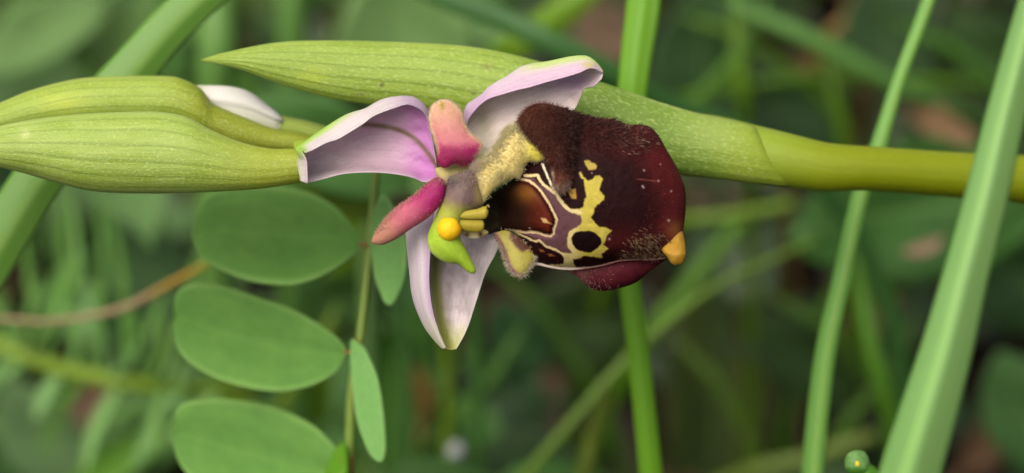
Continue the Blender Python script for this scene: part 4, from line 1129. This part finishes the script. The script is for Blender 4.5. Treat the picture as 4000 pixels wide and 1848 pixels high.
# dead leaves and odd bits
for lab, b, t, wdt, h0, h1, c, c2 in (
        ('curled brown dead leaf above the stem near the wide blade', (3520, 340), (3830, 560), 120, -5600, -5300, (112, 92, 52), (116, 84, 56)),
        ('pinkish dry scrap by the edge of the toothed leaf', (3530, 985), (3690, 930), 44, -4560, -4560, (150, 120, 98), None),
        ('orange-brown withered leaf below the lower sepal', (1650, 1650), (1625, 1430), 70, -5600, -5400, (170, 128, 50), (130, 112, 60)),
        ('dull brown dead leaf at the top behind the bright blade', (2420, 260), (2280, 20), 260, -8200, -8000, (118, 98, 74), None),
        ('brown dead leaf in the top corner past the narrow blade', (3300, 80), (3420, -40), 130, -6800, -6600, (150, 118, 60), None),
        ('dull brown dead leaf under the orchid stem', (2700, 760), (3020, 980), 220, -8200, -8000, (84, 68, 46), None),
        ('brown dead leaf low beside the wide pale blade', (3750, 1850), (3950, 1560), 150, -7000, -6800, (112, 84, 56), None),
        ('reddish brown dead leaf low beside the feathery vetch', (250, 1640), (420, 1480), 170, -6600, -6400, (104, 82, 62), None),
        ('mauve brown dead leaf under the dark stems', (3350, 1250), (3520, 1180), 130, -7000, -6800, (120, 92, 72), None)):
    back_leaf('dead_leaf', lab, b, t, wdt, h0, h1, c, c2, 0.4, cat='dead leaf', mat='litter', cup=0.3, curve=0.08, petiole='scrap' not in lab)

# pale bud at the bottom, small green bud with a yellow spot
pb = empty('pale_bud', ground_under((1500, 2000, -4600)), 'small whitish round bud on a pale green stalk at the bottom', 'bud')
inflate('bud_head', [(1780 + 33 * math.cos(t), 1762 + 38 * math.sin(t)) for t in th], -4200, 38, 38, 8, M['flesh'], pb, lambda x, y: mixc((166, 172, 174), (120, 144, 120), ss(1770, 1800, y)))
s = spline([(1775, 1790, -4210, 20), (1700, 1830, -4250, 36), (1600, 1870, -4350, 36), (1500, 1960, -4500, 30)], 20)
w, r = to_ground(P(s[:, :3]), s[:, 3] * U * 1.4, 8)
tube_w('stalk', w, r, M['grass'], pb, 10, np.tile((112, 152, 98), (len(w), 1)))
gb = empty('green_bud', ground_under((3420, 2100, -700)), 'small rough green bud with a bright yellow spot beside the wide pale blade', 'bud')
OB = [(3300, 1806), (3310, 1775), (3340, 1760), (3372, 1763), (3392, 1785), (3398, 1815), (3400, 1850), (3370, 1862), (3330, 1858), (3306, 1838)]
inflate('bud_head', OB, -520, 44, 40, 3, M['flesh'], gb, lambda x, y: mixc(mixc((84, 128, 66), (140, 172, 120), fbm(x / 10, y / 10, 3)), (66, 120, 30), ss(1815, 1845, y)))
inflate('yellow_spot', [(3336, 1808), (3344, 1796), (3354, 1798), (3362, 1812), (3356, 1826), (3342, 1824)], -486, 12, 6, 3, M['flesh'], gb, lambda x, y: np.tile((248, 220, 40), (len(x), 1)))
s = spline([(3360, 1830, -530, 40), (3410, 1870, -540, 40), (3460, 1950, -560, 34), (3500, 2100, -650, 30)], 16)
w, r = to_ground(P(s[:, :3]), s[:, 3] * U * 1.05, 8)
tube_w('stalk', w, r, M['grass'], gb, 12, np.tile((92, 146, 40), (len(w), 1)))

# ------------------------------------------------------------------ the low growth that nobody could count
def stuff_leaves():
    g = np.random.default_rng(5)
    V, F, C, UVs = [], [], [], []

    def leafshape(p, d, up, L, W, col, seg=5, droop=0.3):
        side = np.cross(d, up); side /= np.linalg.norm(side) + 1e-9
        o = len(V)
        for i in range(seg + 1):
            t = i / seg
            ww = W * math.sin(math.pi * (0.06 + 0.9 * t) ** 0.8)
            c = p + d * L * t + up * L * (0.15 * math.sin(math.pi * t)) - np.array([0, 0, 1]) * droop * L * t * t
            V.append(c - side * ww / 2 + up * W * 0.12); V.append(c); V.append(c + side * ww / 2 + up * W * 0.12)
            C.extend([col] * 3); UVs.extend([(t, 0), (t, 0.5), (t, 1)])
        for i in range(seg):
            a = o + 3 * i
            F.append((a, a + 1, a + 4, a + 3)); F.append((a + 1, a + 2, a + 5, a + 4))

    greens = [(70, 108, 50), (84, 122, 58), (60, 92, 40), (96, 134, 80), (88, 118, 36), (110, 142, 92), (52, 84, 44)]
    # leafy ground cover
    for k in range(5200):
        x = g.uniform(-0.16, 0.16); y = g.uniform(0.14, 0.62)
        dens = 0.62 if x < -0.005 else 0.36
        if g.random() > dens + 0.3 * (fbm(np.array([x * 60]), np.array([y * 60]), 6)[0] - 0.5): continue
        z = abs(g.normal(0, 0.018)) + 0.003
        # keep clear of the flower: nothing closer than about 60 mm behind it
        dep = -(np.array([x, y, z]) - CAM).dot(BACK)
        if dep < 0.205: z = min(z, 0.01)
        az = g.uniform(0, 2 * math.pi); el = g.uniform(-0.2, 0.6)
        d = np.array([math.cos(az) * math.cos(el), math.sin(az) * math.cos(el), math.sin(el)])
        up = np.array([g.normal(0, 0.3), -0.25 + g.normal(0, 0.3), 1.0]); up -= d * up.dot(d); up /= np.linalg.norm(up)
        L = g.uniform(0.006, 0.017); c = np.array(greens[g.integers(len(greens))], float)
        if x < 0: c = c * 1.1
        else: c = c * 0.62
        c = c * g.uniform(0.8, 1.15)
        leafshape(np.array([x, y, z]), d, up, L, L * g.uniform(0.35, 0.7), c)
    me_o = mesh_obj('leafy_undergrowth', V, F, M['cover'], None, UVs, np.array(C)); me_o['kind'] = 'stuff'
    tag(me_o, 'dense low leafy undergrowth covering the meadow soil', 'undergrowth')
    V, F, C, UVs = [], [], [], []

    def bl(p, d, L, W, col, bend):
        o = len(V); side = np.cross(d, [g.normal(0, 0.5), 1, 0.3]); side /= np.linalg.norm(side)
        for i in range(8):
            t = i / 7; ww = W * (1 - t ** 2.5) + 0.0001
            c = p + d * L * t + bend * L * t * t
            V.append(c - side * ww / 2); V.append(c + side * ww / 2); C.extend([col] * 2); UVs.extend([(t, 0), (t, 1)])
        for i in range(7):
            a = o + 2 * i; F.append((a, a + 1, a + 3, a + 2))
    for k in range(900):
        x = g.uniform(-0.2, 0.2); y = g.uniform(0.26, 0.75)
        p = np.array([x, y, -0.002])
        d = np.array([g.normal(0, 0.35), g.normal(0, 0.25), 1.0]); d /= np.linalg.norm(d)
        L = g.uniform(0.02, 0.07); c = np.array([(104, 146, 60), (86, 126, 50), (128, 160, 70), (92, 120, 32), (150, 140, 84)][g.choice(5, p=[.3, .3, .2, .14, .06])], float) * g.uniform(0.8, 1.1)
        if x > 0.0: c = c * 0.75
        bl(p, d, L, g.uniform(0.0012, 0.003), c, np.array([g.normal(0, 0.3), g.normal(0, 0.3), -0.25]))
    for k in range(1500):  # taller grass out of view, added to darken the growth at ground level
        x = g.uniform(-0.5, 0.5); y = g.uniform(-0.25, 1.1)
        if abs(x) < 0.11 + 0.12 * max(0, y) and y < 0.5: continue
        d = np.array([g.normal(0, 0.25), g.normal(0, 0.25), 1.0]); d /= np.linalg.norm(d)
        L = g.uniform(0.08, 0.2); c = np.array([(104, 146, 60), (86, 126, 50), (122, 154, 64), (92, 120, 32), (150, 140, 84)][g.choice(5, p=[.3, .3, .2, .14, .06])], float) * g.uniform(0.75, 1.05)
        bl(np.array([x, y, -0.002]), d, L, g.uniform(0.002, 0.005), c, np.array([g.normal(0, 0.3), g.normal(0, 0.3), -0.25]))
    o = mesh_obj('meadow_grass', V, F, M['cover'], None, UVs, np.array(C)); o['kind'] = 'stuff'
    tag(o, 'thin meadow grass standing among the low leaves', 'grass')
    V, F, C, UVs = [], [], [], []
    for k in range(1500):
        x = g.uniform(-0.2, 0.2); y = g.uniform(0.12, 0.75)
        az = g.uniform(0, 6.28); d = np.array([math.cos(az), math.sin(az), g.normal(0, 0.15)])
        L = g.uniform(0.005, 0.022)
        c = np.array([(84, 66, 45), (62, 48, 32), (118, 94, 66), (48, 36, 25)][g.integers(4)], float)
        leafshape(np.array([x, y, g.uniform(0.001, 0.006)]), d, np.array([0, 0, 1.0]), L, L * g.uniform(0.12, 0.5), c, 3, 0.05)
    o = mesh_obj('plant_litter', V, F, M['litter'], None, UVs, np.array(C)); o['kind'] = 'stuff'
    tag(o, 'brown dead plant litter scattered over the soil', 'litter')


stuff_leaves()
